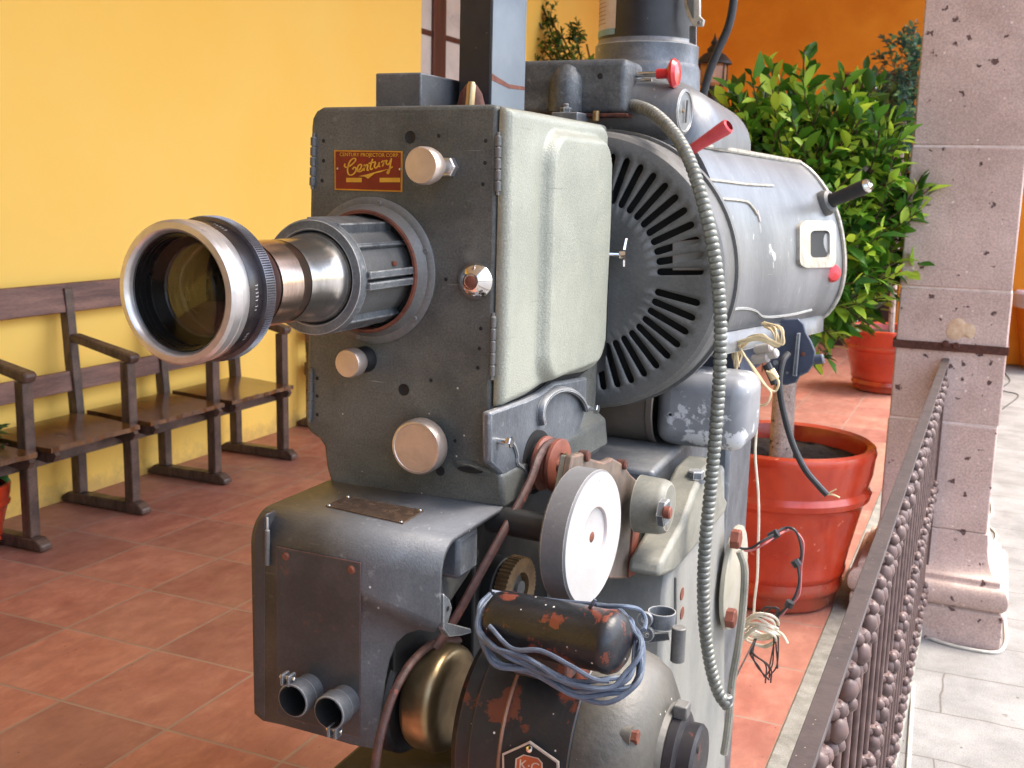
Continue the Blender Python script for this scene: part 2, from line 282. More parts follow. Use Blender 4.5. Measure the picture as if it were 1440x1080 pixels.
# rear wall with a window opening, built from butted pieces
WY0, WY1 = 7.16, 8.55
w = MB().box((XW-.35, -6, -.04), (XW, WY0, 4.2)).box((XW-.35, WY1, -.04), (XW, YEND, 4.2)).box((XW-.35, WY0, -.04), (XW, WY1, .9)).box((XW-.35, WY0, 3.6), (XW, WY1, 4.2))
ow = w.build('plaster_wall', M_yellow, recalc=False); tag(ow, 'long yellow plastered wall behind the wooden bench', 'wall')
ex0, ex1, ez = PY(1176, 100, YEND).x, PY(1290, 100, YEND).x, PY(1180, 101, YEND).z
e_ = MB().box((XW-.35, YEND, -.04), (ex0, YEND+.3, 4.2)).box((ex1, YEND, -.04), (1.2, YEND+.3, 4.2)).box((ex0, YEND, ez), (ex1, YEND+.3, 4.2))
eo = e_.build('end_wall', M_orange, recalc=False); tag(eo, 'deep orange end wall closing the arcade behind the leafy tree', 'wall')
M_darkwood = mat('dark_door_wood', s(58, 34, 24), s(40, 22, 16), 12, .5, stretch=(1, 1, .1))
dr = root('wooden_door', (ex0+.3, YEND+.12, 0)); tag(dr, 'dark wooden door in the orange end wall, mostly hidden by the tree', 'door')
MB().box((ex0+.01, YEND+.1, 0), ((ex0+ex1)/2-.004, YEND+.15, ez-.01)).build('door_leaf', M_darkwood, dr, bevel=.004)
MB().box(((ex0+ex1)/2+.004, YEND+.1, 0), (ex1-.01, YEND+.15, ez-.01)).build('door_leaf', M_darkwood, dr, bevel=.004)
struct(MB().box((XW-.35, -6, 4.2), (.75, YEND+.3, 4.4)).build('ceiling', M_white, recalc=False))
bw = MB().box((XW-.35, -6.3, -.04), (1.2, -6, 4.2)).build('unseen_rear_wall', mat('light_cutting_brown', s(96, 84, 74), s(70, 60, 52), 4, .9), recalc=False); tag(bw, 'unseen dark brown wall behind the viewer, added to cut light from there', 'wall')  # unseen wall, added and kept dark to cut front light and lens reflections

# window in the yellow wall
M_brown = mat('brown_window_wood', s(92, 50, 38), s(64, 34, 26), 10, .45, stretch=(1, 1, .1))
M_pane = mat('pale_curtain_glass', s(214, 210, 205), s(190, 186, 184), 3, .25)
wn = root('wall_window', (XW-.1, (WY0+WY1)/2, .9)); tag(wn, 'tall brown framed window with pale panes in the yellow wall', 'window')
fx = XW-.16
def bar(mb, y0, y1, z0, z1, t=.05): mb.box((fx-t/2, y0, z0), (fx+t/2, y1, z1)); return mb
fr = MB(); bar(fr, WY0, WY0+.05, .9, 3.6); bar(fr, WY1-.05, WY1, .9, 3.6); bar(fr, WY0+.05, WY1-.05, .9, .97); bar(fr, WY0+.05, WY1-.05, 3.52, 3.6)
bar(fr, 7.60, 7.80, .97, 3.52, .06)
fro = fr.build('frame', M_brown, wn, bevel=.004)
ml = MB()
for z in (1.55, 2.13, 2.62, 3.1):
    for a, b in ((WY0+.05, 7.60), (7.80, WY1-.05)): ml.box((fx-.015, a, z-.02), (fx+.015, b, z+.02))
ml.box((fx-.018, 7.36, .97), (fx-.0155, 7.385, 3.52)); ml.box((fx+.0155, 7.36, .97), (fx+.022, 7.385, 3.52))
ml.build('muntin', M_brown, wn)
for a, b in ((WY0+.05, 7.60), (7.80, WY1-.05)): MB().box((fx-.006, a, .97), (fx+.006, b, 3.52)).build('pane', M_pane, wn)

# pillar
PXL, PXR, PYF, PYB = -.300, .060, 4.05, 4.41
def ringprof(mb, prof, m=None):
    """square moulding: prof = list of (outset, z)"""
    vs = []
    for o, z in prof:
        l_ = o; vs += [(PXL-l_, PYF-o, z), (PXR+o, PYF-o, z), (PXR+o, PYB+o, z), (PXL-l_, PYB+o, z)]
    n = len(prof); fs = [[i*4+k, i*4+(k+1) % 4, (i+1)*4+(k+1) % 4, (i+1)*4+k] for i in range(n-1) for k in range(4)]
    fs += [[3, 2, 1, 0], [(n-1)*4+k for k in range(4)]]
    return mb.add(vs, fs)
pl = root('stone_pillar', ((PXL+PXR)/2, (PYF+PYB)/2, 0)); tag(pl, 'square pitted pink stone pillar with moulded base at the railing end', 'pillar')
joints = [.34, PY(1370, 598, 4.05).z, PY(1370, 408, 4.05).z, PY(1370, 206, 4.05).z, 2.3, 2.9, 3.5, 4.2]
z0 = joints[0]
for i, z1 in enumerate(joints[1:]):
    j = .0015*((i % 2)*2-1)
    MB().box((PXL+j, PYF+j*.8, z0+.0025), (PXR+j, PYB+j, z1-.0025)).build('stone_block', M_stone, pl, bevel=.006, seg=2)
    z0 = z1
M_mortar = mat('lime_mortar', s(226, 206, 200), s(205, 186, 176), 30, .9, bump=.6)
mm = MB()
for z in joints[1:-1]: mm.box((PXL+.004, PYF+.0028, z-.004), (PXR-.004, PYB-.004, z+.004))
mm.box((PXL+.01, PYF+.01, .3), (PXR-.01, PYB-.01, .345)); mm.build('mortar_joints', M_mortar, pl)
prof = [(.076, -.05), (.076, .078), (.068, .082)]
for k in range(9): a = -math.pi/2+math.pi*k/8; prof.append((.062+.026*math.cos(a), .128+.042*math.sin(a)))
prof += [(.058, .174), (.058, .192)]
for k in range(7): t = k/6; prof.append((.052-.046*math.sin(t*math.pi/2), .196+.12*(1-math.cos(t*math.pi/2))))
prof += [(.003, .342)]
ringprof(MB(), prof).build('moulded_base', M_stone, pl, bevel=.003)
M_rustiron = mat('rusted_iron', s(96, 52, 38), s(64, 36, 28), 60, .8, bump=.6)
st = MB(); zt = PY(1320, 487, PYF).z
ringprof(st, [(.0005, zt-.014), (.007, zt-.014), (.007, zt+.014), (.0005, zt+.014)])
st.build('iron_strap', M_rustiron, pl)
for px_, py_ in ((1330, 483), (1345, 486)): MB().cyl(PY(px_, py_, PYF-.006), (0, -1, 0), .012, .01, .002, 12).build('bolt', M_rustiron, pl)
mp_ = MB(); c = PY(1350, 465, PYF); random.seed(3)
mp_.grid(lambda u, v: V((c.x+.05*v*math.cos(6.2832*u)*(1+.3*noise.noise(V((math.cos(6.2832*u)*1.5, math.sin(6.2832*u)*1.5, 5)))), PYF-.004*(1-v*v), c.z+.036*v*math.sin(6.2832*u)*(1+.5*noise.noise(V((math.cos(6.2832*u)*1.5, math.sin(6.2832*u)*1.5, 9)))))), 30, 5); mp_.build('mortar_patch', mat('buff_patch', s(214, 188, 160), s(196, 160, 130), 40, .9, bump=.8), pl)

# railing
M_iron = mat('brown_painted_iron', s(70, 60, 60), s(54, 46, 46), 30, .5, chip=(s(110, 98, 94), .15, 60), speck=(s(190, 172, 150), .16, 190), bump=.3, dust=(s(110, 96, 88), .15))
M_ironb = mat('mauve_painted_iron', s(106, 84, 79), s(76, 58, 55), 22, .45, bump=.12)
rl = root('iron_railing', (-.13, 2.2, 0)); tag(rl, 'brown painted iron railing with knotted ornaments running to the pillar', 'railing')
RX = -.132
MB().box((RX-.0085, -.6, .944), (RX+.0155, 4.045, .952)).build('handrail', M_iron, rl, bevel=.001)
MB().box((RX-.006, -.6, .932), (RX+.008, 4.044, .9435)).build('upper_bar', M_ironb, rl)
MB().box((RX-.006, -.6, .06), (RX+.006, 4.045, .08)).build('lower_bar', M_ironb, rl, bevel=.001)
def knot(mb, z, k=1.0):
    for dz, r, h in ((0, .0165, .018), (.023, .0125, .011), (-.023, .0125, .011)):
        for a in range(4):
            an = a*math.pi/2+.6+dz*30; o = V((RX+.010*math.cos(an)*k, 0, z+dz*k)); o.y = .010*math.sin(an)*k
            mb.lathe([(0, -h*k), (r*.6*k, -h*.8*k), (r*.9*k, -h*.3*k), (r*.92*k, h*.1*k), (r*.7*k, h*.65*k), (r*.3*k, h*.92*k), (0, h*k)], o, (0.2*math.cos(an), .2*math.sin(an), 1), 10)
    mb.lathe([(.006, -.034*k), (.016*k, -.031*k), (.016*k, -.027*k), (.006, -.024*k)], (RX, 0, z), (0, 0, 1), 10)
    mb.lathe([(.006, .024*k), (.016*k, .027*k), (.016*k, .031*k), (.006, .034*k)], (RX, 0, z), (0, 0, 1), 10)
orn = None; plain = None; y = .55; i = 0
while y < 4.0:
    if True:
        if orn is None:
            mb = MB(); mb.cyl((RX, 0, .08), (0, 0, 1), .0058, .85, 0, 12); ob = mb.build('baluster', M_ironb, None, loc=(RX, 0, 0)); ob.parent = rl; ob.location = V((RX, y, 0))-V(rl['wo'])
            kos = []
            for z in (.87, .50, .13):
                kb = MB(); knot(kb, z, 1.0); ko = kb.build('knot_ornament', M_ironb, None, loc=(RX, 0, 0), ang=70); ko.parent = ob; ko.location = (0, 0, 0); kos.append(ko)
            orn = (ob, kos)
        else:
            nb = copy_to(orn[0], V((RX, y, 0))-V(rl['wo']), rl); nb.rotation_euler[2] = random.uniform(0, 6.28); [copy_to(q, (0, 0, 0), nb) for q in orn[1]]
    else:
        if plain is None:
            mb = MB(); mb.cyl((RX, 0, .08), (0, 0, 1), .0075, .85, 0, 10); plain = mb.build('baluster', M_ironb, None, loc=(RX, 0, 0)); plain.parent = rl; plain.location = V((RX, y, 0))-V(rl['wo'])
        else: copy_to(plain, V((RX, y, 0))-V(rl['wo']), rl)
    y += .122; i += 1
MB().box((RX-.014, .2, .006), (RX+.014, .23, .92)).build('post', M_ironb, rl)
MB().box((RX-.012, 4.02, .006), (RX+.012, 4.044, .92)).build('post', M_ironb, rl)

# ------------------------------------------------------------------ bench
M_bench = mat('old_brown_wood', s(100, 80, 70), s(60, 46, 40), 9, .42, stretch=(4, 1, 1), bump=.3, chip=(s(140, 118, 108), .1, 30), grain=(90, .3))
M_seat = mat('worn_seat_wood', s(112, 76, 38), s(66, 40, 18), 7, .24, stretch=(1, 4, 1), bump=.15, coat=.5, grain=(60, .3))
M_rail = mat('weathered_backrest_wood', s(136, 98, 84), s(92, 64, 58), 6, .5, stretch=(1, .4, 5), bump=.3, grain=(90, .3))
XF, XR, XTOP = -3.485, -3.80, -3.84
zt0 = PX(90, 400, -3.79).z; zt1 = PX(90, 441, -3.79).z; zm0 = PX(60, 533, -3.74).z; zm1 = PX(60, 563, -3.74).z
def bench(bn, posts, ylo):
    yhi = posts[-1]+.03
    for i, y in enumerate(posts):
        MB().prism([(-3.89, y-.03, 0.006), (-3.89, y-.03, .03), (-3.85, y-.03, .055), (-3.44, y-.03, .055), (-3.405, y-.03, .03), (-3.405, y-.03, .006)], (0, .06, 0)).build('foot_rail', M_bench, bn, bevel=.006)
        MB().box((XF-.024, y-.026, .055), (XF+.024, y+.026, .695)).build('front_post', M_bench, bn, bevel=.005)
        MB().box((XR-.024, y-.026, .055), (XR+.024, y+.026, .40)).build('rear_leg', M_bench, bn, bevel=.005)
        MB().prism([(XR-.02, y-.024, .395), (XR+.03, y-.024, .395), (XTOP+.03, y-.024, zt0-.02), (XTOP-.015, y-.024, zt0-.02)], (0, .048, 0)).build('back_post', M_bench, bn, bevel=.004)
        MB().prism([(-3.79, y-.03, .765), (-3.79, y-.03, .80), (-3.45, y-.03, .735), (-3.435, y-.03, .72), (-3.45, y-.03, .69)], (0, .06, 0)).build('armrest', M_bench, bn, bevel=.008)
        MB().box((XR+.024, y-.018, .33), (XF-.024, y+.018, .40)).build('cross_rail', M_bench, bn, bevel=.003)
    MB().box((XF-.05, posts[0]-.01, .325), (XF-.0245, posts[-1]+.02, .405)).build('front_apron', M_bench, bn, bevel=.004)
    MB().box((XR-.045, posts[0]-.01, .325), (XR-.0245, posts[-1]+.02, .405)).build('rear_apron', M_bench, bn, bevel=.004)
    MB().prism([(XTOP+.031, ylo, zt1), (XTOP+.006, ylo, zt1), (XTOP-.01, ylo, zt0), (XTOP+.015, ylo, zt0)], (0, yhi-ylo, 0)).build('top_rail', M_rail, bn, bevel=.005)
    MB().prism([(XTOP+.048, ylo, zm1), (XTOP+.031, ylo, zm1), (XTOP+.022, ylo, zm0), (XTOP+.040, ylo, zm0)], (0, yhi-ylo, 0)).build('middle_rail', M_rail, bn, bevel=.004)
    for k in range(len(posts)-1):
        y0, y1 = posts[k]+.032, posts[k+1]-.032
        def top(u, v, y0=y0, y1=y1, k=k):
            y = y0+(y1-y0)*u; x = -3.77+(.375+.004*math.sin(u*15+k*2)+.003*math.sin(u*37+k))*v
            return V((x, y, .432+.008*math.cos(v*math.pi*1.0)))
        n = 26; up_ = [top(i/n, 1) for i in range(n+1)]; lo = [top(i/n, 0) for i in range(n+1)]
        mb = MB(); mb.grid(lambda u, v: top(u, v), n, 8); mb.grid(lambda u, v: top(u, v)-V((0, 0, .02)), n, 8)
        for e in (up_, lo):
            mb.add(e+[q-V((0, 0, .02)) for q in e], [[i, i+1, i+n+2, i+n+1] for i in range(n)])
        for u in (0, 1):
            mb.add([top(u, j/8) for j in range(9)]+[top(u, j/8)-V((0, 0, .02)) for j in range(9)], [[j, j+1, j+10, j+9] for j in range(8)])
        mb.build('seat', M_seat, bn, ang=40)
        for yy in (y0+.02, y1-.045): MB().prism([(-3.76, yy, .4055), (-3.40, yy, .4055), (-3.385, yy, .39), (-3.40, yy, .365), (-3.44, yy, .355), (-3.76, yy, .40)], (0, .025, 0)).build('seat_batten', M_bench, bn)
bn = root('wooden_bench', (-3.6, 3.7, 0)); tag(bn, 'long dark wooden bench with armrests between its seats against the yellow wall', 'bench')
bench(bn, [2.56, 3.135, 3.71, 4.285, 4.86], 2.53)
b2 = root('wooden_bench', (-3.6, 5.9, 0)); tag(b2, 'further dark wooden bench almost hidden behind the projector head', 'bench')
bench(b2, [5.60, 6.175, 6.75], 5.57)
# second bench begins further along the wall
# ------------------------------------------------------------------ plants
def leaf_mat(name, a, b, c, rough=.35):
    m = bpy.data.materials.new(name); m.use_nodes = True; t = m.node_tree; N = t.nodes; L = t.links; p = N['Principled BSDF']
    g = N.new('ShaderNodeNewGeometry'); cr = N.new('ShaderNodeValToRGB'); L.new(g.outputs['Random Per Island'], cr.inputs[0]); e = cr.color_ramp.elements
    e[0].color = a; e[1].color = c; e[1].position = .97; q = e.new(.56); q.color = b; q = e.new(.78); q.color = tuple((b[i]+c[i])*.5 for i in range(3))+(1,)
    L.new(cr.outputs[0], p.inputs['Base Color']); p.inputs['Roughness'].default_value = rough
    tr = N.new('ShaderNodeBsdfTranslucent'); L.new(cr.outputs[0], tr.inputs[0]); mx = N.new('ShaderNodeMixShader'); mx.inputs[0].default_value = .3
    L.new(p.outputs[0], mx.inputs[1]); L.new(tr.outputs[0], mx.inputs[2]); L.new(mx.outputs[0], N['Material Output'].inputs[0]); return m
M_leaf = leaf_mat('ficus_leaves', s(42, 80, 30), s(86, 140, 38), s(206, 232, 80), .42)
M_leaf2 = leaf_mat('small_dark_leaves', s(34, 62, 34), s(60, 100, 44), s(120, 160, 60))
M_leaf3 = leaf_mat('blue_green_leaves', s(44, 78, 68), s(70, 110, 92), s(130, 170, 110))
M_leaf4 = leaf_mat('broad_green_leaves', s(24, 80, 40), s(40, 112, 52), s(80, 150, 70))
M_bract = leaf_mat('red_bracts', s(170, 24, 20), s(200, 36, 28), s(216, 60, 40))
M_twig = mat('brown_twigs', s(96, 70, 50), s(70, 48, 34), 20, .8)
M_bark = mat('pale_speckled_bark', s(206, 184, 170), s(170, 148, 136), 18, .85, chip=(s(70, 56, 50), .42, 26), bump=.8, bscale=60, grain=(150, .3))
M_soil = mat('dark_soil', s(52, 36, 28), s(22, 15, 12), 40, .95, bump=2.0, bscale=90, speck=(s(150, 130, 110), .05, 60))
def add_leaf(mb, p, d, L_, wd_, n=None, fold=.25, droop=.2):
    d = d.normalized(); n = n or V((random.gauss(0, .5), random.gauss(0, .5), 1)); sd_ = d.cross(n)
    if sd_.length < .05: sd_ = d.cross(V((1, 0, 0)))
    sd_.normalize(); nn = sd_.cross(d).normalized()
    P_ = lambda t, w, h: p+d*(L_*t)+sd_*(wd_*w)+nn*(wd_*h)-V((0, 0, droop*L_*t*t))
    vs = [P_(0, 0, 0), P_(.25, -.36, fold*.5), P_(.25, 0, 0), P_(.25, .36, fold*.5), P_(.55, -.5, fold*.8), P_(.55, 0, 0), P_(.55, .5, fold*.8), P_(.82, -.28, fold*.4), P_(.82, 0, 0), P_(.82, .28, fold*.4), P_(1.04, 0, -.05)]
    mb.add(vs, [[0, 2, 1], [0, 3, 2], [1, 2, 5, 4], [2, 3, 6, 5], [4, 5, 8, 7], [5, 6, 9, 8], [7, 8, 10], [8, 9, 10]])
def rnd_dir(zb=0):
    while 1:
        d = V((random.uniform(-1, 1), random.uniform(-1, 1), random.uniform(-1, 1)))
        if .1 < d.length < 1: d.normalize(); d.z += zb; return d.normalized()
def crown(parent, c, rad, n_tw, L_, wd_, m, per=9, zb=.35, shell=.55, name='crown'):
    lf = MB(); tw = MB(); c = V(c)
    for i in range(n_tw):
        d = rnd_dir(.1); k = shell+(1-shell)*random.random()**.6
        bump_ = 1+.16*noise.noise(d*2.6+c)
        e = c+V((d.x*rad[0], d.y*rad[1], d.z*rad[2]))*k*bump_
        o = (d+V((0, 0, zb))+rnd_dir()*.5).normalized(); st_ = e-o*L_*2.0
        tw.tube([st_, (st_+e)/2+rnd_dir()*L_*.08, e], L_*.028, 4, smooth=2, cap=False)
        for j in range(per):
            t = (j+.5)/per; p = st_.lerp(e, t); a = j*2.4+i; u = o.cross(V((0, 0, 1))).normalized(); w_ = o.cross(u)
            sp = o*(.25+.75*t)+(u*math.cos(a)+w_*math.sin(a))*(1.1-.55*t)
            q = L_*random.uniform(.5, 1.15)*(1-.3*(t > .85)); add_leaf(lf, p, sp+rnd_dir()*.25, q, wd_*q/L_*random.uniform(.8, 1.15), droop=random.uniform(-.05, .22), fold=random.uniform(.1, .4))
    lf.build(name, m, parent, recalc=False, ang=60); tw.build('twigs', M_twig, parent, recalc=False)

M_pot = mat('red_glazed_clay', s(190, 60, 28), s(166, 42, 20), 6, .26, coat=.5, bump=.35, bscale=24, chip=(s(206, 120, 92), .16, 16), dust=(s(176, 112, 90), .35, 5), rvar=.06)
age_wall(M_pot, s(128, 84, 62), .10)
def pot(parent, c, R1, H_, base, prof=None, seg=96):
    p = [(0, 0), (.30, 0)] if False else []
    prof = prof or [(0, .0), (.66, .0), (.69, .02), (.70, .07), (.715, .09), (.74, .10), (.755, .12), (.745, .15), (.735, .18), (.765, .20), (.775, .225), (.765, .25),
        (.80, .36), (.855, .50), (.905, .62), (.925, .655), (.97, .675), (.985, .71), (.95, .745), (.955, .77), (.985, .83), (1.0, .93), (1.01, .955), (.995, .985), (.955, 1.0), (.90, .985), (.885, .95), (.87, .85), (0.86, .8)]
    MB().lathe([(r*R1, z*H_) for r, z in prof], c, (0, 0, 1), seg).build('pot', M_pot, parent)
    V_ = MB()
    def soil(u, v):
        a = u*2*math.pi; r = v*R1*.875
        x, y_ = math.cos(a)*r, math.sin(a)*r
        return V((c[0]+x, c[1]+y_, c[2]+H_*.885+.016*noise.noise(V((x*14, y_*14, 3)))+.008*noise.noise(V((x*45, y_*45, 1)))))
    V_.grid(soil, 60, 24).build('soil', M_soil, parent)

random.seed(11)
PC = (-.665, 4.05, .006)
pt = root('potted_tree', PC); tag(pt, 'leafy green tree in the large red glazed pot behind the projector', 'potted plant')
pot(pt, PC, .335, .60, 0)
MB().tube([(-.655, 3.98, .5), (-.66, 3.985, .8), (-.645, 4.0, 1.05), (-.62, 4.02, 1.35)], lambda t: .043-.008*t, 16).build('trunk', M_bark, pt)
for a, b in (((-.62, 4.02, 1.30), (-.80, 4.0, 1.62)), ((-.62, 4.02, 1.3), (-.45, 4.1, 1.6)), ((-.63, 4.02, 1.15), (-.42, 3.95, 1.35))):
    MB().tube([a, (V(a)+V(b))/2+V((0, 0, .03)), b], lambda t: .022-.012*t, 8).build('branch', M_bark, pt)
crown(pt, (-.675, 4.08, 1.45), (.46, .42, .53), 660, .088, .040, M_leaf, per=10, zb=.75, shell=.3)

random.seed(5)
c2 = (-.70, 8.95, .006)
p2 = root('potted_shrub', c2); tag(p2, 'tall blue green shrub in a red ringed pot far down the arcade', 'potted plant')
pot(p2, c2, .36, .49, 0)
MB().tube([(-.7, 8.95, .45), (-.72, 8.95, 1.4), (-.75, 8.95, 2.3)], .025, 8).build('trunk', M_bark, p2)
crown(p2, (-.78, 8.95, 2.20), (.30, .3, .62), 130, .075, .042, M_leaf3, per=9, zb=.3, shell=.2)

random.seed(9)
c3 = (-3.35, 9.4, .006)
p3 = root('potted_bush', c3); tag(p3, 'small leaved bush seen above the machine, left of the chimney pipe', 'potted plant')
pot(p3, c3, .3, .5, 0)
MB().tube([(c3[0], c3[1], .4), (c3[0]+.05, c3[1], 1.3), (c3[0]-.02, c3[1], 2.5)], .022, 8).build('trunk', M_bark, p3)
for (tx, ty, L0) in ((757, -8, 0), (775, 25, 0), (805, 40, 0), (742, 40, 0), (825, 62, 0), (790, 50, 0), (765, 60, 0)):
    e = PY(tx, ty, 9.4); MB().tube([(c3[0], 9.4, 2.0), ((c3[0]+e.x)/2, 9.4, 2.5), e], .009, 6).build('branch', M_twig, p3)
crown(p3, PY(785, 85, 9.4), (.42, .3, .30), 80, .07, .032, M_leaf2, per=9, zb=.8, shell=.2)
for q in ((770, 22), (812, 48), (745, 60)): crown(p3, PY(q[0], q[1], 9.4), (.11, .11, .17), 12, .07, .03, M_leaf2, per=9, zb=.8, shell=.1, name='leaf_tuft')

random.seed(21)
c4 = PZ(-44, 772, .0); c4.z = .006
p4 = root('potted_poinsettia', c4); tag(p4, 'green and red leaved plant in a red pot at the left end of the bench', 'potted plant')
pot(p4, tuple(c4), .17, .27, 0)
crown(p4, (c4.x+.02, c4.y-.02, .44), (.19, .19, .24), 40, .12, .07, M_leaf4, per=6, zb=.2, shell=.2)
crown(p4, (c4.x+.05, c4.y-.05, .38), (.10, .10, .10), 5, .12, .06, M_bract, per=5, zb=.1, shell=.4, name='red_bracts')

# lantern on a post
M_black = mat('black_cast_iron', s(44, 32, 30), s(26, 20, 20), 20, .5)
M_lampglass = mat('amber_lantern_glass', s(186, 130, 86), s(150, 100, 66), 8, .2)
lc = PY(1003, 100, 7.5); lx, ly = lc.x, 7.5
lt = root('street_lantern', (lx, ly, 0)); tag(lt, 'ornate black lantern on a post in front of the orange end wall', 'lantern')
zb = lc.z
MB().lathe([(.13, 0.006), (.13, .05), (.07, .09), (.05, .3), (.03, .4), (.024, zb-.22), (.05, zb-.2), (.03, zb-.16), (.055, zb-.12), (.055, zb-.10)], (lx, ly, 0), (0, 0, 1), 20).build('post', M_black, lt)
MB().lathe([(.06, zb-.10), (.09, zb-.08), (.095, zb+.02), (.088, zb+.045)], (lx, ly, 0), (0, 0, 1), 6).build('glass', M_lampglass, lt)
MB().lathe([(.125, zb+.045), (.12, zb+.06), (.07, zb+.11), (.045, zb+.12), (.05, zb+.14), (.02, zb+.17), (.028, zb+.185), (.01, zb+.21), (0, zb+.25)], (lx, ly, 0), (0, 0, 1), 16).build('cap', M_black, lt)
for k in range(6):
    a = k*math.pi/3; d = V((math.sin(a), -math.cos(a), 0))
    MB().tube([V((lx, ly, zb-.10))+d*.065, V((lx, ly, zb-.08))+d*.096, V((lx, ly, zb+.045))+d*.096], .006, 5, smooth=1).build('bar', M_black, lt)

# things across the courtyard, right edge of the picture
M_op = mat('orange_painted_clay', s(206, 112, 14), s(190, 96, 10), 3, .5)
M_lil = mat('lilac_stone', s(206, 190, 198), s(190, 172, 180), 6, .8)
pq = root('clay_planter', PZ(1475, 520, -.05)); tag(pq, 'tall orange tapered planter with a pale rim right of the pillar', 'planter')
b0 = PZ(1475, 520, -.05); YQ = b0.y; xr = PY(1427, 430, YQ); hz = xr.z-b0.z; rr_ = b0.x-xr.x
MB().lathe([(0, 0), (rr_*.62, 0), (rr_*.7, .04), (rr_*.97, hz-.01), (rr_, hz)], b0, (0, 0, 1), 40).build('body', M_op, pq)
hz2 = PY(1425, 408, YQ).z-b0.z
MB().lathe([(rr_*1.02, hz), (rr_*1.06, hz+.02), (rr_*1.06, hz2-.02), (rr_*1.0, hz2), (rr_*.8, hz2), (rr_*.8, hz+.02)], b0, (0, 0, 1), 40).build('rim', M_lil, pq)
sh = PY(1432, 400, YQ+.9)
wq = root('ochre_wall', (sh.x+1.4, YQ+1.2, -.05)); tag(wq, 'ochre wall with a brown timber shutter across the courtyard', 'wall')
xa = PY(1424, 300, YQ+1.2).x
MB().box((xa, YQ+1.2, -.05), (xa+3, YQ+1.5, 4)).build('wall', mat('ochre_plaster', s(214, 150, 60), s(200, 130, 44), 3, .85), wq)
MB().box((xa+.12, YQ+1.12, .4), (xa+.9, YQ+1.199, 1.46)).build('shutter', M_brown, wq, bevel=.01)

# ------------------------------------------------------------------ the projector
M_head = mat('dark_grey_hammered_paint', scr=(s(158, 156, 148), .5), base=s(98, 100, 96), alt=s(72, 74, 71), scale=9, rough= .50, metal=.15, chip=(s(62, 60, 54), .06, 9), bump=.5, bscale=420, grain=(330, .28), edge=(s(150, 150, 142), .0028), dust=(s(128, 130, 124), .3, 6), speck=(s(190, 186, 176), .05, 90))
M_door = mat('pale_green_hammered_paint', scr=(s(104, 106, 98), .45), base=s(158, 160, 146), alt=s(142, 145, 132), scale=8, rough= .38, metal=.1, chip=(s(120, 124, 118), .05, 14), bump=.8, bscale=360, grain=(420, .16), edge=(s(190, 192, 184), .003), dust=(s(176, 178, 170), .3))
M_silv = mat('worn_silver_paint', s(112, 117, 122), s(82, 86, 91), 12, .42, metal=.3, chip=(s(86, 86, 86), .18, 16), bump=.4, bscale=200, grain=(260, .14), edge=(s(206, 206, 204), .0025), dust=(s(190, 188, 184), .4))
M_box = mat('blue_grey_paint', scr=(s(156, 156, 156), .5), base=s(90, 92, 95), alt=s(68, 70, 73), scale=10, rough= .52, metal=.15, chip=(s(150, 146, 140), .03, 40), bump=.35, bscale=300, grain=(280, .15), edge=(s(176, 176, 176), .002), dust=(s(124, 126, 130), .35, 6), speck=(s(190, 188, 184), .06, 80))
M_plate = mat('grey_cover_plate', s(68, 69, 70), s(50, 51, 53), 10, .42, metal=.1, chip=(s(110, 66, 50), .02, 30), grain=(260, .15), edge=(s(132, 72, 52), .0012))
M_lamp = mat('grey_lamphouse_paint', scr=(s(176, 174, 168), .5), base=s(128, 130, 132), alt=s(102, 104, 106), scale=5, rough= .38, metal=.4, bump=.15, bscale=120, grain=(200, .08), edge=(s(226, 222, 210), .002), dust=(s(166, 166, 166), .35), stretch=(1, 1, .5), chip=(s(184, 184, 180), .05, 20))
M_lip = mat('bare_bright_edge', s(190, 184, 170), s(150, 144, 132), 40, .4, metal=.3)
M_guard = mat('dark_grey_guard_paint', s(102, 102, 100), s(84, 84, 83), 8, .5, metal=.1, bump=.3, bscale=220, grain=(260, .14), edge=(s(140, 138, 132), .001), dust=(s(160, 156, 150), .3))
M_bore = mat('black_interior', s(22, 20, 20), s(12, 12, 12), 20, .7)
M_steel = mat('polished_steel', s(220, 218, 214), s(200, 196, 190), 30, .2, metal=1, stretch=(1, 6, 1), rvar=.08)
M_chrome = mat('chrome', s(232, 230, 228), s(214, 212, 210), 20, .08, metal=1, rvar=.04)
M_ring = mat('satin_aluminium', s(206, 202, 200), s(184, 180, 178), 30, .3, metal=.8, rvar=.06, chip=(s(150, 140, 130), .03, 60))
M_knob = mat('pinkish_worn_aluminium', s(206, 192, 182), s(190, 174, 162), 26, .36, metal=.7, chip=(s(120, 96, 82), .07, 60), bump=.3, bscale=200)
M_brz = mat('bronze_tinted_barrel', s(196, 168, 148), s(160, 132, 112), 12, .22, metal=1, stretch=(.6, 4, .6))
M_blk = mat('black_lens_paint', s(34, 28, 30), s(22, 18, 20), 20, .28, chip=(s(90, 80, 74), .04, 60))
M_brn = mat('dark_brown_lacquer', s(62, 40, 36), s(46, 28, 26), 20, .3)
M_cast = mat('rough_grey_casting', s(102, 106, 108), s(70, 73, 76), 20, .55, metal=.2, bump=.9, bscale=140, grain=(260, .2), edge=(s(190, 188, 184), .002), chip=(s(70, 70, 70), .1, 40))
M_rust = mat('rust', s(118, 66, 46), s(84, 46, 36), 50, .8, bump=.8, bscale=200)
M_rustp = mat('red_brown_painted_pulley', s(132, 74, 56), s(106, 56, 42), 30, .55, chip=(s(90, 50, 40), .12, 40), bump=.3)
M_belt = mat('old_brown_belt', s(84, 54, 47), s(58, 36, 32), 60, .6, stretch=(1, 1, 1), bump=.4, chip=(s(130, 70, 56), .2, 50))
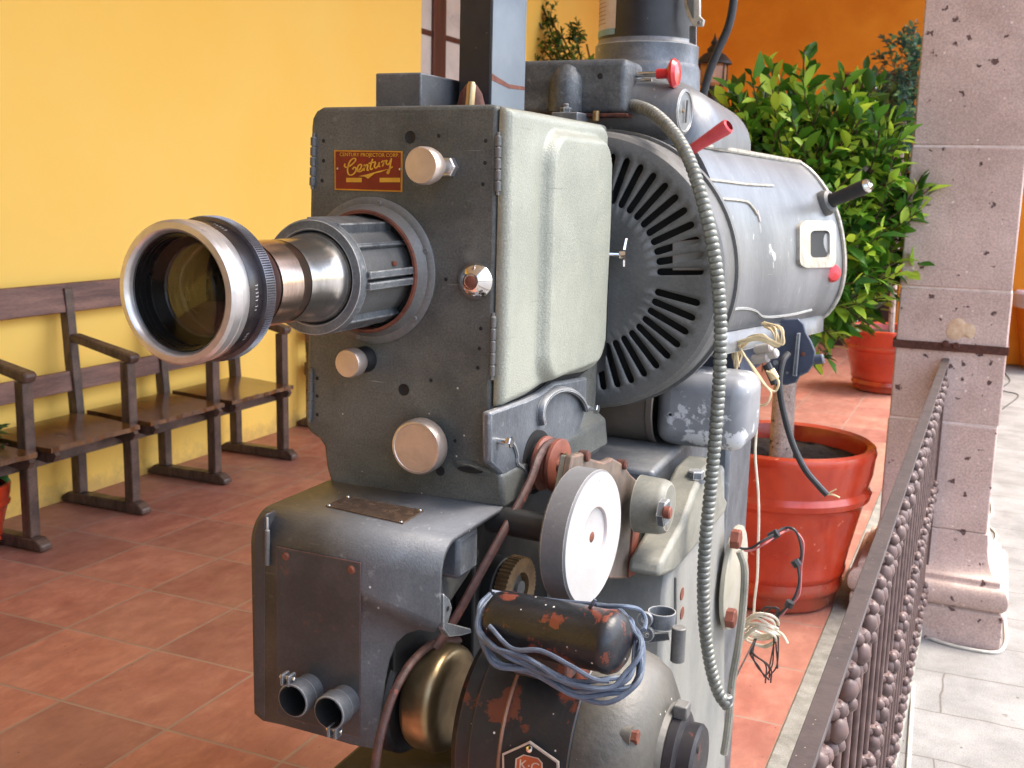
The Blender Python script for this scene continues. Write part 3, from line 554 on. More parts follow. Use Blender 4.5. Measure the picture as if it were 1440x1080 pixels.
M_white = mat('chalky_white_paint', s(176, 173, 171), s(164, 161, 158), 12, .6, chip=(s(150, 100, 80), .08, 70), bump=.3, bscale=60, edge=(s(190, 120, 96), .0012))
M_greyrim = mat('grey_iron_rim', s(122, 122, 123), s(102, 102, 104), 6, .6, bump=.2, bscale=120, grain=(200, .06), edge=(s(200, 196, 190), .0015))
M_ped = mat('pale_grey_pedestal_paint', s(144, 144, 139), s(120, 120, 115), 5, .5, chip=(s(98, 82, 72), .22, 10), bump=.3, bscale=90, grain=(200, .08), dust=(s(166, 164, 150), .4), stretch=(1, 1, .5))
M_pedy = mat('yellowed_pale_paint', s(140, 138, 126), s(108, 108, 100), 8, .5, chip=(s(96, 86, 80), .22, 14), bump=.4, grain=(200, .1), edge=(s(176, 170, 150), .003))
M_motor = mat('chipped_black_motor_paint', s(40, 42, 46), s(26, 28, 32), 10, .42, chip=(s(100, 52, 38), .56, 16), speck=(s(220, 214, 204), .12, 85), bump=.5, bscale=90, edge=(s(96, 72, 58), .002))
M_capm = mat('chipped_black_capacitor_paint', s(38, 40, 44), s(24, 26, 30), 14, .36, chip=(s(112, 58, 44), .56, 20), speck=(s(230, 226, 220), .22, 100), bump=.4, bscale=120, edge=(s(110, 60, 44), .0025))
M_bell = mat('dusty_grey_motor_casting', s(88, 86, 80), s(62, 60, 56), 8, .5, chip=(s(110, 70, 52), .12, 14), speck=(s(220, 214, 204), .16, 90), bump=.6, bscale=120, dust=(s(128, 122, 110), .4))
M_brass = mat('tarnished_brass', s(184, 160, 120), s(136, 114, 82), 10, .36, metal=.85, bump=.15, rvar=.1)
M_tooth = mat('brown_fibre_gear', s(140, 112, 76), s(104, 80, 54), 30, .6, bump=.4)
M_dark = mat('black_greasy_casting', s(40, 40, 40), s(24, 24, 26), 14, .5, bump=.5)
M_wire = mat('blue_grey_cable', s(92, 104, 122), s(70, 80, 96), 30, .45)
M_cream = mat('cream_cable', s(222, 202, 160), s(200, 178, 136), 30, .5)
M_blkw = mat('black_cable', s(50, 50, 52), s(36, 36, 38), 30, .5)
M_pinkw = mat('pink_cable', s(200, 120, 120), s(180, 100, 100), 30, .5)
M_duct = mat('grey_flexible_conduit', s(132, 134, 126), s(104, 106, 100), 60, .42, metal=.4, bump=.3, dust=(s(190, 186, 176), .4))
M_redk = mat('red_plastic', s(206, 44, 48), s(190, 34, 38), 30, .3, coat=.4)
M_post = mat('pale_blue_painted_steel', s(104, 113, 122), s(86, 96, 106), 7, .4, metal=.1, chip=(s(150, 86, 66), .05, 9), bump=.2)
M_postd = mat('black_painted_steel', s(44, 42, 46), s(30, 30, 34), 14, .4, chip=(s(110, 56, 44), .07, 12), speck=(s(120, 116, 120), .1, 120), bump=.4)
M_navy = mat('slate_blue_plate_paint', s(70, 78, 96), s(54, 60, 76), 16, .45, chip=(s(120, 120, 124), .06, 40), edge=(s(150, 150, 140), .002))
M_glass = bpy.data.materials.new('lens_glass'); M_glass.use_nodes = True
_p = M_glass.node_tree.nodes['Principled BSDF']; _p.inputs['Base Color'].default_value = (.55, .55, .5, 1); _p.inputs['Roughness'].default_value = .02; _p.inputs['Transmission Weight'].default_value = 1; _p.inputs['IOR'].default_value = 1.5
M_amber = mat('amber_coated_element', s(16, 13, 9), s(6, 6, 5), 14, .05, stretch=(4, 1, .4), coat=.3)

pj = root('film_projector', (-.75, 1.75, 0)); tag(pj, 'old grey film projector with a big lens, standing in the tiled arcade', 'projector')
Y0 = 1.35
ZA = V((1, 0, 0))
# head case
px = [(437, 178), (438.5, 166), (444, 156), (453, 150.5), (690, 146.5), (700, 149), (697, 350), (690, 572), (688, 648), (692, 657), (706, 669), (710, 716), (465, 682), (458, 655), (455, 628), (448, 617), (434, 608), (430, 598)]
hc = MB().prism([PY(a, b, Y0) for a, b in px], (0, .445, 0)).build('head_case', M_head, pj, bevel=.006, seg=3, ang=40)
def on(mb, name, m, parent=hc, **k): return mb.build(name, m, parent, **k)
# holes and small screws on the front
for a, b, r in ((577, 193, .0075), (568, 548, .0078), (619, 662, .0065), (587, 655, .0065)):
    c = PY(a, b, Y0-.0004); on(MB().lathe([(0, 0), (r, 0), (r*1.12, .0006)], c, (0, -1, 0), 20), 'hole', M_bore)
for a, b in ((455, 198), (455, 226), (453, 254), (617, 191), (683, 198), (682, 229), (679, 259), (446, 532), (446, 557), (446, 583), (606, 535), (627, 393), (676, 462), (674, 490), (672, 517), (640, 620)):
    on(MB().lathe([(0, .0006), (.0022, .0006), (.0028, 0)], PY(a, b, Y0-.0003), (0, -1, 0), 10), 'screw_hole', M_bore)
# oval dent near the lower right
on(MB().grid(lambda u, v: PY(664, 658, Y0-.0008)+V((.030*math.cos(u*6.2832)*v, -.006*math.sin(v*math.pi)*(.6+.4*math.sin(u*6.28)), .0095*math.sin(u*6.2832)*v-.004*math.cos(u*6.28)*v)), 28, 6), 'oval_slot', M_head)
on(MB().grid(lambda u, v: PY(661, 661, Y0-.0045)+V((.020*math.cos(u*6.2832)*v, 0, .0045*math.sin(u*6.2832)*v)), 20, 2), 'slot_opening', M_bore)
# hinges
def hinge(a, b0_, b1_, Y=Y0-.002, r=.0042):
    p, q = PY(a[0], b0_, Y), PY(a[1], b1_, Y); mb = MB(); n = 5
    for i in range(n): u = p.lerp(q, i/n+.012); w_ = p.lerp(q, (i+1)/n-.012); mb.cyl(u, w_-u, r, (w_-u).length, .0008, 12)
    mb.cyl(p+(p-q).normalized()*.004, q-p, r*.55, (q-p).length+.008, 0, 8)
    on(mb, 'hinge', M_guard)
hinge((441, 439), 192, 262); hinge((437.5, 435.5), 522, 590); hinge((701, 700), 190, 270, Y0-.001); hinge((694, 692), 444, 530, Y0-.001)
# name plate
mb = MB(); q4 = [PY(a, b, Y0-.0005) for a, b in ((471, 211), (566.5, 212.5), (566, 270), (471.5, 267))]
mb.prism(q4, (0, -.0016, 0)); mb.mi = 1
cc = sum(q4, V())/4; mb.prism([cc+(q-cc)*V((.965, 1, .94)).x if False else V((cc.x+(q.x-cc.x)*.962, q.y-.0017, cc.z+(q.z-cc.z)*.93)) for q in q4], (0, -.0004, 0)); mb.mi = 2
YP = Y0-.0032
def N5(x, y): return PY(460+x/8, 190+y/8, YP)
def stroke(pts, w_=.0011):
    P = [N5(*q) for q in pts]
    q = [P[0]*2-P[1]]+P+[P[-1]*2-P[-2]]; out = []
    for i in range(1, len(q)-2):
        for k in range(5):
            t = k/5; a, b, c, d = q[i-1:i+3]; out.append(.5*((2*b)+(c-a)*t+(2*a-5*b+4*c-d)*t*t+(3*b-a-3*c+d)*t**3))
    out.append(P[-1]); vs = []; n = len(out)
    for i, p in enumerate(out):
        t = (out[min(i+1, n-1)]-out[max(i-1, 0)]).normalized(); sd_ = V((-t.z, 0, t.x)); ww = w_*(.75+.35*abs(t.z)); vs += [p+sd_*ww, p-sd_*ww]
    mb.add(vs, [[2*i, 2*i+1, 2*i+3, 2*i+2] for i in range(n-1)])
for st_ in ([(205, 322), (195, 345), (215, 362), (255, 348), (300, 310), (322, 280), (312, 262), (285, 268), (255, 300), (236, 350), (230, 405), (248, 445), (285, 445), (318, 412), (326, 375), (305, 362), (285, 385)],
            [(335, 410), (365, 388), (388, 352), (378, 330), (352, 342), (340, 380), (354, 410), (385, 404), (408, 378)], [(412, 345), (424, 340), (414, 402)], [(418, 370), (442, 335), (458, 340), (450, 392), (470, 392)],
            [(512, 268), (486, 360), (494, 386), (516, 372)], [(468, 318), (548, 300)], [(548, 306), (532, 350), (546, 370), (572, 348), (590, 306)], [(590, 306), (582, 350), (600, 352)], [(610, 306), (628, 292), (640, 304), (622, 352)],
            [(634, 312), (652, 288), (666, 296)], [(676, 280), (664, 312), (680, 332), (700, 318), (712, 286)], [(724, 262), (716, 310), (708, 352), (700, 400), (688, 432), (676, 424), (692, 392), (720, 366), (738, 356)]): stroke(st_)
mb.add([N5(*q) for q in ((350, 462), (450, 442), (580, 404), (700, 378), (610, 414), (535, 432), (462, 490), (425, 468))], [[0, 1, 7], [1, 6, 7], [1, 2, 5, 6], [2, 3, 4, 5]])
for a, b, c, d in ((215, 480, 390, 530), (590, 480, 822, 530)): mb.add([N5(a, b), N5(c, b), N5(c, d), N5(a, d)], [[0, 1, 2, 3]])
def TM(o, ux=(1, 0, 0), uy=(0, 0, 1)):
    ux = V(ux).normalized(); uy = V(uy).normalized(); n = ux.cross(uy); return Matrix(((ux.x, uy.x, n.x, o.x), (ux.y, uy.y, n.y, o.y), (ux.z, uy.z, n.z, o.z), (0, 0, 0, 1)))
dx = (q4[1]-q4[0]).normalized()
mb.text('CENTURY PROJECTOR CORP.', .0072, TM(N5(470, 224)-V((0, .0002, 0)), dx, (0, 0, 1)), .0001)
on(mb, 'nameplate', [mat('dull_gold', s(206, 150, 50), s(180, 124, 40), 30, .4, metal=.3), mat('oxblood_enamel', s(126, 26, 22), s(104, 20, 20), 30, .35), mat('yellow_gold_lettering', s(214, 160, 50), s(190, 136, 40), 40, .45)], recalc=False, ang=10)
for a, b in ((475.5, 237), (563, 238)): on(MB().lathe([(0, .002), (.0018, .0014), (.0022, 0)], PY(a, b, Y0-.002), (0, -1, 0), 10), 'rivet', M_steel)
# knobs
def knob(base, front, prof, m, ax=(0, -1, 0), name='knob', stem=None):
    mb = MB().lathe(prof, base, ax, 40); return on(mb, name, m)
c = PY(632, 235, Y0); L1 = .082
on(MB().hexa(c, (0, -1, 0), .014, .012).lathe([(.009, .012), (.009, .035), (.011, .04)], c, (0, -1, 0), 20), 'knob_collar', M_ring)
knob(c, 0, [(.010, .034), (.016, .042), (.022, .055), (.0245, .066), (.0245, L1-.004), (.0225, L1), (0, L1+.0005)], M_knob)
c = PY(514, 505, Y0); on(MB().lathe([(.019, 0), (.019, .008), (.014, .016), (.012, .02)], c, (0, -1, 0), 32), 'knob_collar', M_bore)
knob(c, 0, [(.012, .018), (.017, .022), (.0205, .030), (.0205, .047), (.019, .050), (0, .0505)], M_knob)
c = PY(603, 622, Y0); on(MB().lathe([(.02, 0), (.02, .012)], c, (0, -1, 0), 32), 'knob_collar', M_guard)
knob(c, 0, [(.018, .010), (.036, .012), (.0395, .018), (.0395, .034), (.037, .040), (.034, .0405), (.033, .0395), (0, .0395)], M_knob)
c = PY(669, 395, Y0); oc = on(MB().lathe([(.0255, 0), (.0265, .003), (.0255, .006), (.013, .017), (.011, .0175), (.010, .016), (0, .016)], c, (0, -1, 0), 40), 'oil_cup', M_chrome)
on(MB().lathe([(.0085, .0158), (.0075, .019), (0, .0205)], c, (0, -1, 0), 20), 'oil_cap', M_rust)

# lens mount and lens
AX = PY(522, 381, Y0); 
def LA(y): return V((AX.x, y, AX.z))
fl = MB().lathe([(.104, 0), (.104, .003), (.1, .006), (.094, .0065), (.091, .009), (.088, .0165), (.0855, .021), (.0845, .021), (.0845, -.02)], LA(Y0), (0, -1, 0), 96).build('lens_flange', M_guard, pj)
MB().lathe([(.0846, .017), (.0866, .021), (.0850, .0245), (.0815, .0245), (.0805, .020), (.0805, 0)], LA(Y0), (0, -1, 0), 96).build('rusty_lip', M_rust, fl)
MB().lathe([(0, 0.001), (.0845, .001)], LA(Y0), (0, -1, 0), 48).build('mount_opening', M_bore, fl)
for k in range(6):
    a = R(20+60*k); MB().lathe([(0, .0015), (.0035, .0015), (.0045, 0)], LA(Y0-.0068)+V((.097*math.cos(a), 0, .097*math.sin(a))), (0, -1, 0), 14).build('screw', M_guard, fl)
cl = MB().lathe([(.0615, .105), (.0615, .148), (.063, .150), (.0745, .150), (.0760, .147), (.0760, .136), (.073, .133), (.0655, .131), (.0655, -.0), (.0615, -.0)], LA(Y0), (0, -1, 0), 96)
clo = cl.build('lens_clamp', M_cast, pj)
MB().lathe([(.0662, .002), (.0662, .128)], LA(Y0), (0, -1, 0), 64).build('inner_sleeve', M_guard, clo)
def ribbox(a0, r0_, r1_, w_, y0, y1, m=M_cast):
    a = R(a0); u = V((math.cos(a), 0, math.sin(a))); t = V((-math.sin(a), 0, math.cos(a))); o = LA(0)
    pts = [o+V((0, y0, 0))+u*r0_-t*w_, o+V((0, y0, 0))+u*r1_-t*w_, o+V((0, y0, 0))+u*r1_+t*w_, o+V((0, y0, 0))+u*r0_+t*w_]
    MB().prism(pts, (0, y1-y0, 0)).build('clamp_rib', m, clo, bevel=.0015)
for a0, w_ in ((82, .026), (36, .003), (4.5, .005), (-6, .005), (-58, .012), (-100, .02), (150, .006)): ribbox(a0, .060, .0750 if abs(a0) > 30 else .082, w_, Y0-.137, Y0-.004)
for a0, q in ((16, .02), (16, .1)): 
    a = R(14); MB().cyl(LA(Y0-.03-q)+V((.068*math.cos(a), 0, .068*math.sin(a)-.003)), (0, 0, 1), .004, .006, .001, 12).build('clamp_screw', M_rust, clo)
LF = .938      # Y of the front of the lens
ln = MB(); P0 = LA(LF)
ln.lathe([(.0515, .40), (.0515, .224), (.0517, .223), (.0517, .125), (.0530, .123), (.0530, .108)], P0, (0, 1, 0), 96)
lens = ln.build('lens', M_brz, pj)
MB().lathe([(.0520, .188), (.0525, .205), (.0532, .232), (.0560, .250), (.0600, .264), (.0605, .33)], P0, (0, 1, 0), 96).build('steel_barrel', M_steel, lens)
MB().lathe([(.0526, .127), (.0526, .170)], P0, (0, 1, 0), 96).build('bright_band', mat('rosy_steel', s(222, 200, 184), s(198, 174, 158), 30, .22, metal=1, stretch=(1, 6, 1)), lens)
MB().lathe([(.0765, .076), (.070, .081), (.061, .098), (.0545, .109), (.0532, .122), (.0515, .123)], P0, (0, 1, 0), 96).build('brown_taper', M_brn, lens)
kn = MB()
pr_ = [(.0765, .0555), (.0815, .0565), (.0815, .073), (.0765, .0745)]
kn.lathe(pr_, P0, (0, 1, 0), 96)
for k in range(180):
    a = 2*math.pi*k/180; u = V((math.cos(a), 0, math.sin(a))); t = V((-math.sin(a), 0, math.cos(a))); b = P0+u*.0812
    kn.add([b+V((0, .058, 0))-t*.0009, b+V((0, .058, 0))+t*.0009, b+V((0, .0715, 0))+t*.0009, b+V((0, .0715, 0))-t*.0009, b+u*.0016+V((0, .0585, 0)), b+u*.0016+V((0, .071, 0))], [[0, 3, 5, 4], [1, 4, 5, 2], [0, 4, 1], [3, 2, 5]])
kn.build('knurled_ring', mat('grey_knurled_metal', s(110, 108, 112), s(84, 82, 88), 30, .3, metal=.8), lens)
MB().lathe([(.0755, .030), (.0775, .032), (.0775, .054), (.0765, .0555)], P0, (0, 1, 0), 96).build('black_band', M_blk, lens)
MB().lathe([(.0655, .010), (.067, .003), (.070, 0), (.0765, .001), (.0795, .005), (.0798, .016), (.0790, .0165), (.0790, .018), (.0796, .0185), (.079, .027), (.0775, .031), (.0755, .032)], P0, (0, 1, 0), 128).build('silver_front_ring', M_ring, lens)
lens.scale = (1, 1, 1)
MB().lathe([(.0656, .0095), (.0645, .011), (.0645, .014), (.063, .014), (.063, .018), (.0615, .018), (.0615, .024), (.0605, .024), (.0605, .036)], P0, (0, 1, 0), 96).build('inner_barrel', mat('gloss_black_bore', s(20, 18, 18), s(14, 12, 12), 20, .3), lens)
g = MB(); g.lathe([(0, .022)]+[(r*.0605/6, .022+.010*(r/6)**2) for r in range(1, 7)]+[(.0605, .036), (0, .040)], P0, (0, 1, 0), 96).build('front_glass', M_glass, lens, ang=50)
MB().lathe([(.0605, .036), (.0595, .040), (.052, .062), (.049, .080), (.045, .081), (.044, .084)], P0, (0, 1, 0), 96).build('inner_ring', mat('brushed_inner_ring', s(104, 88, 62), s(62, 54, 36), 14, .22, metal=.7, stretch=(3, 1, 1)), lens)
MB().lathe([(.0465, .0795), (.0465, .0775), (.0445, .0775), (.0445, .080)], P0, (0, 1, 0), 96).build('bright_retaining_ring', M_chrome, lens)
MB().lathe([(0, .074)]+[(r*.045/6, .074+.009*(r/6)**2) for r in range(1, 7)], P0, (0, 1, 0), 96).build('rear_glass', M_amber, lens, ang=60)
# faint engraved marks on the black band: short white strokes
mk = MB()
for k, (a, hh) in enumerate([(8, 1), (5, .7), (2, 1), (-1, 1), (-4, .8), (-9, 1), (-12, .6), (-34, 1), (-37, .8), (-40, 1), (62, 1), (65, .7), (68, 1), (71, .8), (74, 1)]):
    a_ = R(a); u = V((math.cos(a_), 0, math.sin(a_))); t = V((-math.sin(a_), 0, math.cos(a_))); b = P0+u*.0778+V((0, .041, 0))
    mk.add([b-t*.0012, b-t*.0005, b-t*.0005+V((0, .0045*hh, 0)), b-t*.0012+V((0, .0045*hh, 0))], [[0, 1, 2, 3]])
    mk.add([b+t*.0006+V((0, .0045*hh, 0)), b-t*.0012+V((0, .0045*hh, 0)), b-t*.0012+V((0, .0038*hh, 0)), b+t*.0006+V((0, .0038*hh, 0))], [[0, 1, 2, 3]])
mk.build('engraved_marks', M_white, lens, recalc=False)['kind'] = 'stuff'

# door with pressed panel
dx0, dx1, dzt = 1.352, PX(859, 180, -.60).y, 1.603
bt = [PX(a, b, -.600) for a, b in ((700, 577), (722, 567), (745, 556), (760, 546), (774, 534), (790, 528), (808, 528), (826, 524), (840, 517), (850, 508), (856, 500))]
bt = [(q.y, q.z) for q in bt]
def zbot(y):
    if y <= bt[0][0]: return bt[0][1]
    for (a, c_), (b, d) in zip(bt, bt[1:]):
        if a <= y <= b: t = (y-a)/(b-a); return c_+(d-c_)*t
    return bt[-1][1]
def sst(a, b, x): t = max(0, min(1, (x-a)/(b-a))); return t*t*(3-2*t)
pY0 = PX(764, 350, -.595).y; pT = PX(800, 188, -.59).z
def door_pt(u, v):
    y = dx0+(dx1-dx0)*u; r = .032; zt, zb_ = dzt, zbot(y)
    if y > dx1-r: k = r-math.sqrt(max(0, r*r-(y-dx1+r)**2)); zt -= k; zb_ += k
    z = zb_+(zt-zb_)*v
    d = min((y-dx0), dx1-y, z-zb_, zt-z); e = .012; k = min(1, max(0, d)/e); x = -.618+.016*math.sqrt(max(0, 1-(1-k)**2))
    cy, cz = (pY0+dx1-.026)/2, (pT+zbot(cyy)+.022)/2 if False else (pT+1.215)/2
    hy, hz = (dx1-.026-pY0)/2, (pT-1.215)/2; rr_ = .05
    qx, qz = abs(y-cy)-hy+rr_, abs(z-cz)-hz+rr_; sd_ = math.hypot(max(qx, 0), max(qz, 0))+min(max(qx, qz), 0)-rr_
    x += .018*sst(.006, -.009, sd_)+.0012*noise.noise(V((y*9, z*9, 0)))
    return V((x, y, z))
d_ = MB(); nu, nv = 90, 110
def uu(i): t = i; return t
warp = lambda t: t+.035*math.sin(2*math.pi*t)*-1
d_.grid(lambda u, v: door_pt(warp(u), warp(v)), nu, nv)
door = d_.build('side_door', M_door, pj, ang=70, solid=.003, recalc=False)
MB().prism([(-.6195, dx0+.004, dzt-.006), (-.6195, dx1-.008, dzt-.03), (-.6195, dx1-.008, 1.2), (-.6195, 1.55, 1.17), (-.6195, dx0+.004, 1.205)], (.002, 0, 0)).build('door_backing', M_bore, door)
mb = MB(); c = PX(861, 358, -.602); mb.tube([c+V((-.01, .0, 0)), c+V((.012, .01, .0))], .004, 10, smooth=1); mb.lathe([(0, 0), (.0085, 0), (.0085, .01), (0, .012)], c+V((.01, .008, 0)), (1, .3, 0), 8)
mb.build('latch_stud', M_chrome, door)
MB().prism([c+V((.012, .022, -.022)), c+V((.012, .030, -.016)), c+V((.012, .030, .004)), c+V((.012, .040, .020)), c+V((.012, .030, .028)), c+V((.012, .020, .010))], (.004, .003, 0)).build('wing_nut', M_chrome, door, bevel=.001)
# dark scuff mark on the panel and grey worn strip along the front edge
mb = MB(); 
for a, b, w_, h_ in ((780, 318, .0025, .016), (783, 338, .0018, .010)):
    c = PX(a, b, -.5836); mb.add([c+V((0, -w_, h_*.6)), c+V((0, w_*.4, h_)), c+V((0, w_, -h_*.4)), c+V((0, 0, -h_))], [[0, 1, 2, 3]])
# lower side casting
X1 = -.603
sp = MB().prism([PX(a, b, X1) for a, b in ((690, 580), (741, 562), (762, 552), (780, 538), (806, 534), (826, 530), (824, 580), (812, 615), (795, 640), (770, 665), (735, 713), (712, 714), (706, 668), (690, 652))], (-.014, 0, 0)).build('side_casting', M_silv, pj, bevel=.004, seg=2)
arch = []
for k in range(13): a = R(10+16*k); arch.append(PX(792+32*math.cos(a), 583-36*math.sin(a), X1+.004))
MB().tube(arch, .007, 8, smooth=2, flat=.6).build('arched_rib', M_silv, sp)
MB().tube([PX(a, b, X1+.001) for a, b in ((712, 617), (722, 625), (727, 640), (728, 652), (738, 662), (739, 680), (737, 700))], .003, 6).build('cast_line', M_silv, sp)
for a, b, h in ((700, 620, .014), (820, 573, .02)):
    c = PX(a, b, X1); MB().cyl(c, (1, 0, 0), .0045, h, 0, 12).hexa(c+V((h, 0, 0)), (1, 0, 0), .0085, .007).build('bolt', M_chrome, sp)
# fittings on top of the head
a0 = PY(528, 103, 1.41); b0 = PY(592, 103, 1.41)
MB().box((a0.x, 1.41, 1.6005), (b0.x, 1.62, a0.z)).build('top_housing', M_box, pj, bevel=.002)
MB().box((b0.x+.001, 1.53, 1.6005), (PX(641, 130, b0.x).x+.045, 1.62, a0.z-.004)).build('side_block', M_dark, pj, bevel=.002)
MB().box((a0.x-.012, 1.40, 1.6002), (b0.x+.01, 1.6, 1.606)).build('housing_flange', M_box, pj)
c = PY(597, 150, 1.37); MB().cyl((c.x, 1.39, 1.602), (0, 0, 1), .004, .007, .001, 12).build('screw', M_steel, pj)
c = PY(660, 149, 1.42); MB().lathe([(.011, 0), (.011, .005), (.0065, .007), (.0065, .036), (.0045, .041), (0, .042)], (c.x, 1.42, 1.602), (.08, 0, 1), 20).build('peg', M_brass, pj)
MB().lathe([(.021, 0), (.021, .012), (.016, .03), (.008, .042), (0, .044)], (c.x-.022, 1.47, 1.602), (0, 0, 1), 16).build('rusty_stub', M_rustiron, pj)
A = PY(645, 100, 1.5).x; B = PY(690, 100, 1.5).x; YB_ = PX(737, 100, B).y
po = MB().box((A, 1.5, 1.601), (B-.0005, YB_, 2.35)).build('upright_post', M_postd, pj, bevel=.002)
MB().box((B, 1.5005, 1.603), (B+.002, YB_-.0005, 2.349)).build('blue_side_plate', M_post, po)
MB().prism([(B+.0021, 1.5, PX(691, 104, B).z), (B+.0021, (1.5+YB_)/2, PX(712, 118, B).z), (B+.0021, YB_-.001, PX(736, 122, B).z), (B+.0021, YB_-.001, PX(736, 127, B).z), (B+.0021, (1.5+YB_)/2, PX(712, 124, B).z), (B+.0021, 1.5, PX(691, 113, B).z)], (.0004, 0, 0)).build('rust_streak', M_rust, po)

# ---- shutter guard
GC = V((-.668, 1.85, 1.352)); GR = .247
def guard():
    mb = MB(); N_ = 48; A_ = math.pi/N_; w_ = .0062; rin, rout = .130, .213
    st_ = [(.0, .0, .3), (.06, 0, .3), (.11, 0, .3), (rin, 0, .3), (rin+.0018, 0, .75), (rin+w_, 0, 1), (rout-w_, 0, 1), (rout-.0018, 0, .75), (rout, 0, .3), (.226, .001, .3), (.238, .006, .3), (.2445, .014, .3), (.247, .026, .3), (.247, .085, .3)]
    # per sector: 4 lateral stations (-A, -l, +l, A)
    for k in range(N_):
        th = 2*math.pi*(k+.5)/N_; deg = math.degrees(th); deg = (deg+180) % 360-180
        hole = not (-9 < deg < -1)
        vs = []
        for r, h, f_ in st_:
            l = math.asin(min(.9, w_*f_/max(r, .03))) if r > .03 else A_*.4
            l = min(l, A_*.8)
            for a in (-A_, -l, l, A_): vs.append(GC+V((r*math.cos(th+a), h, r*math.sin(th+a))))
        fs = []
        for i in range(len(st_)-1):
            for j in range(3):
                if j == 1 and hole and 3 <= i <= 7: continue
                fs.append([i*4+j, i*4+j+1, (i+1)*4+j+1, (i+1)*4+j])
        mb.add(vs, fs)
    return mb
gd = guard().build('shutter_guard', M_guard, pj, ang=22, solid=.004)
for q in (((946, 340), (998, 335), (998, 380), (946, 380)), ((942, 398), (994, 404), (990, 420), (942, 410))):
    MB().prism([PY(a, b, 1.872) for a, b in q], (0, .003, 0)).build('slot_light_plate', M_white, gd)  # pale plates stand in for the light showing through the slots
MB().lathe([(0, .035), (.240, .035), (.240, .038), (0, .038)], GC+V((0, 0, 0)), (0, 1, 0), 48).build('shutter_disc', M_bore, gd)
MB().lathe([(.247, .080), (.255, .080), (.255, .10), (.243, .10)], GC, (0, 1, 0), 96).build('guard_flange', M_guard, gd)
MB().box((-.8, 1.80, 1.18), (-.625, 1.95, 1.52)).build('shutter_shaft_housing', M_dark, gd)
# ---- changeover box behind the head
bx0, bx1 = PY(735, 85, 1.93), PY(879, 160, 1.93)
cb = MB().box((bx0.x-.03, 1.93, bx1.z), (bx1.x, 2.03, bx0.z)).build('changeover_box', M_cast, pj, bevel=.012, seg=4)
c = PY(795, 150, 1.93)
MB().lathe([(.033, 0), (.033, .045), (.030, .062), (.020, .078), (.010, .084), (0, .086)], (c.x, 1.938, bx1.z+.004), (0, 0, 1), 32).build('rounded_boss', M_cast, cb)
MB().lathe([(0, .001), (.0045, .001), (.0055, 0)], PY(844, 107, 1.93), (0, -1, 0), 14).build('hole', M_bore, cb)
MB().box((bx1.x-.08, 1.925, bx1.z-.006), (bx1.x+.006, 2.03, bx1.z+.001)).build('rusty_foot', M_rustiron, cb, bevel=.002)
c = PY(796, 156, 1.90); MB().hexa(V((c.x, 1.9, c.z-.004)), (0, 0, 1), .011, .010).cyl((c.x, 1.9, c.z+.006), (0, 0, 1), .005, .007, .001, 10).build('bolt', M_cast, cb)
MB().box((c.x-.02, 1.88, c.z-.02), (c.x+.03, 1.94, c.z-.003)).build('bracket', M_silv, cb, bevel=.002)
c = PY(838, 164, 1.9); MB().cyl((c.x, 1.9, c.z-.008), (0, 0, 1), .006, .018, .001, 12).build('screw', M_brass, cb)
kx = PY(879, 106, 1.985); k2 = PY(924, 104, 1.985)
MB().cyl(kx, (1, 0, .02), .0052, (k2-kx).length, 0, 14).build('push_rod', M_steel, cb)
MB().cyl(kx+V((.010, -.002, -.010)), (1, 0, .02), .003, .042, 0, 10).build('guide_pin', M_steel, cb)
MB().lathe([(.009, 0), (.009, .018), (.012, .020), (.0255, .028), (.0265, .033), (.021, .039), (0, .042)], k2, (1, 0, .02), 32).build('red_knob', M_redk, cb)
MB().lathe([(.009, 0), (.0095, .001)], kx, (1, 0, 0), 16).build('rod_hole', M_bore, cb)
# ---- lamphouse
def lampx(y, z):
    t = (y-2.02)/(2.78-2.02); xt = -.535+.068*t; zt_, zb_ = 1.585-.010*t, 1.225-.030*t; xbm = -.480+.088*t
    v = max(0, min(1, (z-zb_)/(zt_-zb_))); lin = xbm+(xt-xbm)*v; b = (.045+.035*t)*(1-abs(2*v-1)**2.4)**.8
    return lin+b
def onlamp(a, b, off=0.0):
    lo, hi = -.9, -.15; d = ray(a, b)
    for _ in range(50):
        m_ = (lo+hi)/2; p = EYE+d*(m_/d.x)
        if p.x-lampx(min(2.79, p.y), p.z) > 0: hi = m_
        else: lo = m_
    p = EYE+d*(lo/d.x); return p+V((off, -off*.4, 0))
mb = MB()
def lsurf(u, v):
    y = 2.02+.76*u; t = u; zt_, zb_ = 1.585-.010*t, 1.225-.030*t; z = zb_+(zt_-zb_)*v; return V((lampx(y, z), y, z))
mb.grid(lsurf, 30, 40)
# closed box behind the side sheet
lb = [(lsurf(0, j/40)) for j in range(41)]; le = [lsurf(1, j/40) for j in range(41)]
for row in (lb, le): mb.add(row+[V((-.88, row[0].y, row[0].z)), V((-.88, row[0].y, row[-1].z))], [list(range(41))+[42, 41]])
mb.add([V((-.88, 2.02, 1.225)), V((-.88, 2.78, 1.195)), V((-.88, 2.78, 1.575)), V((-.88, 2.02, 1.585))], [[0, 1, 2, 3]])
mb.add([lb[0], le[0], V((-.88, 2.78, 1.195)), V((-.88, 2.02, 1.225))], [[0, 1, 2, 3]]); mb.add([lb[-1], le[-1], V((-.88, 2.78, 1.575)), V((-.88, 2.02, 1.585))], [[0, 1, 2, 3]])
lh = mb.build('lamphouse', M_lamp, pj, ang=50)
MB().tube([lsurf(u/8, 1)+V((.006, 0, .001)) for u in range(9)], .0045, 8, smooth=1, flat=1.2).build('top_lip', M_lip, lh)
MB().tube([lsurf(1, v/24)+V((.004, .002, 0)) for v in range(25)], .006, 8, smooth=1).build('rear_rim', M_lip, lh)
fl_ = MB(); 
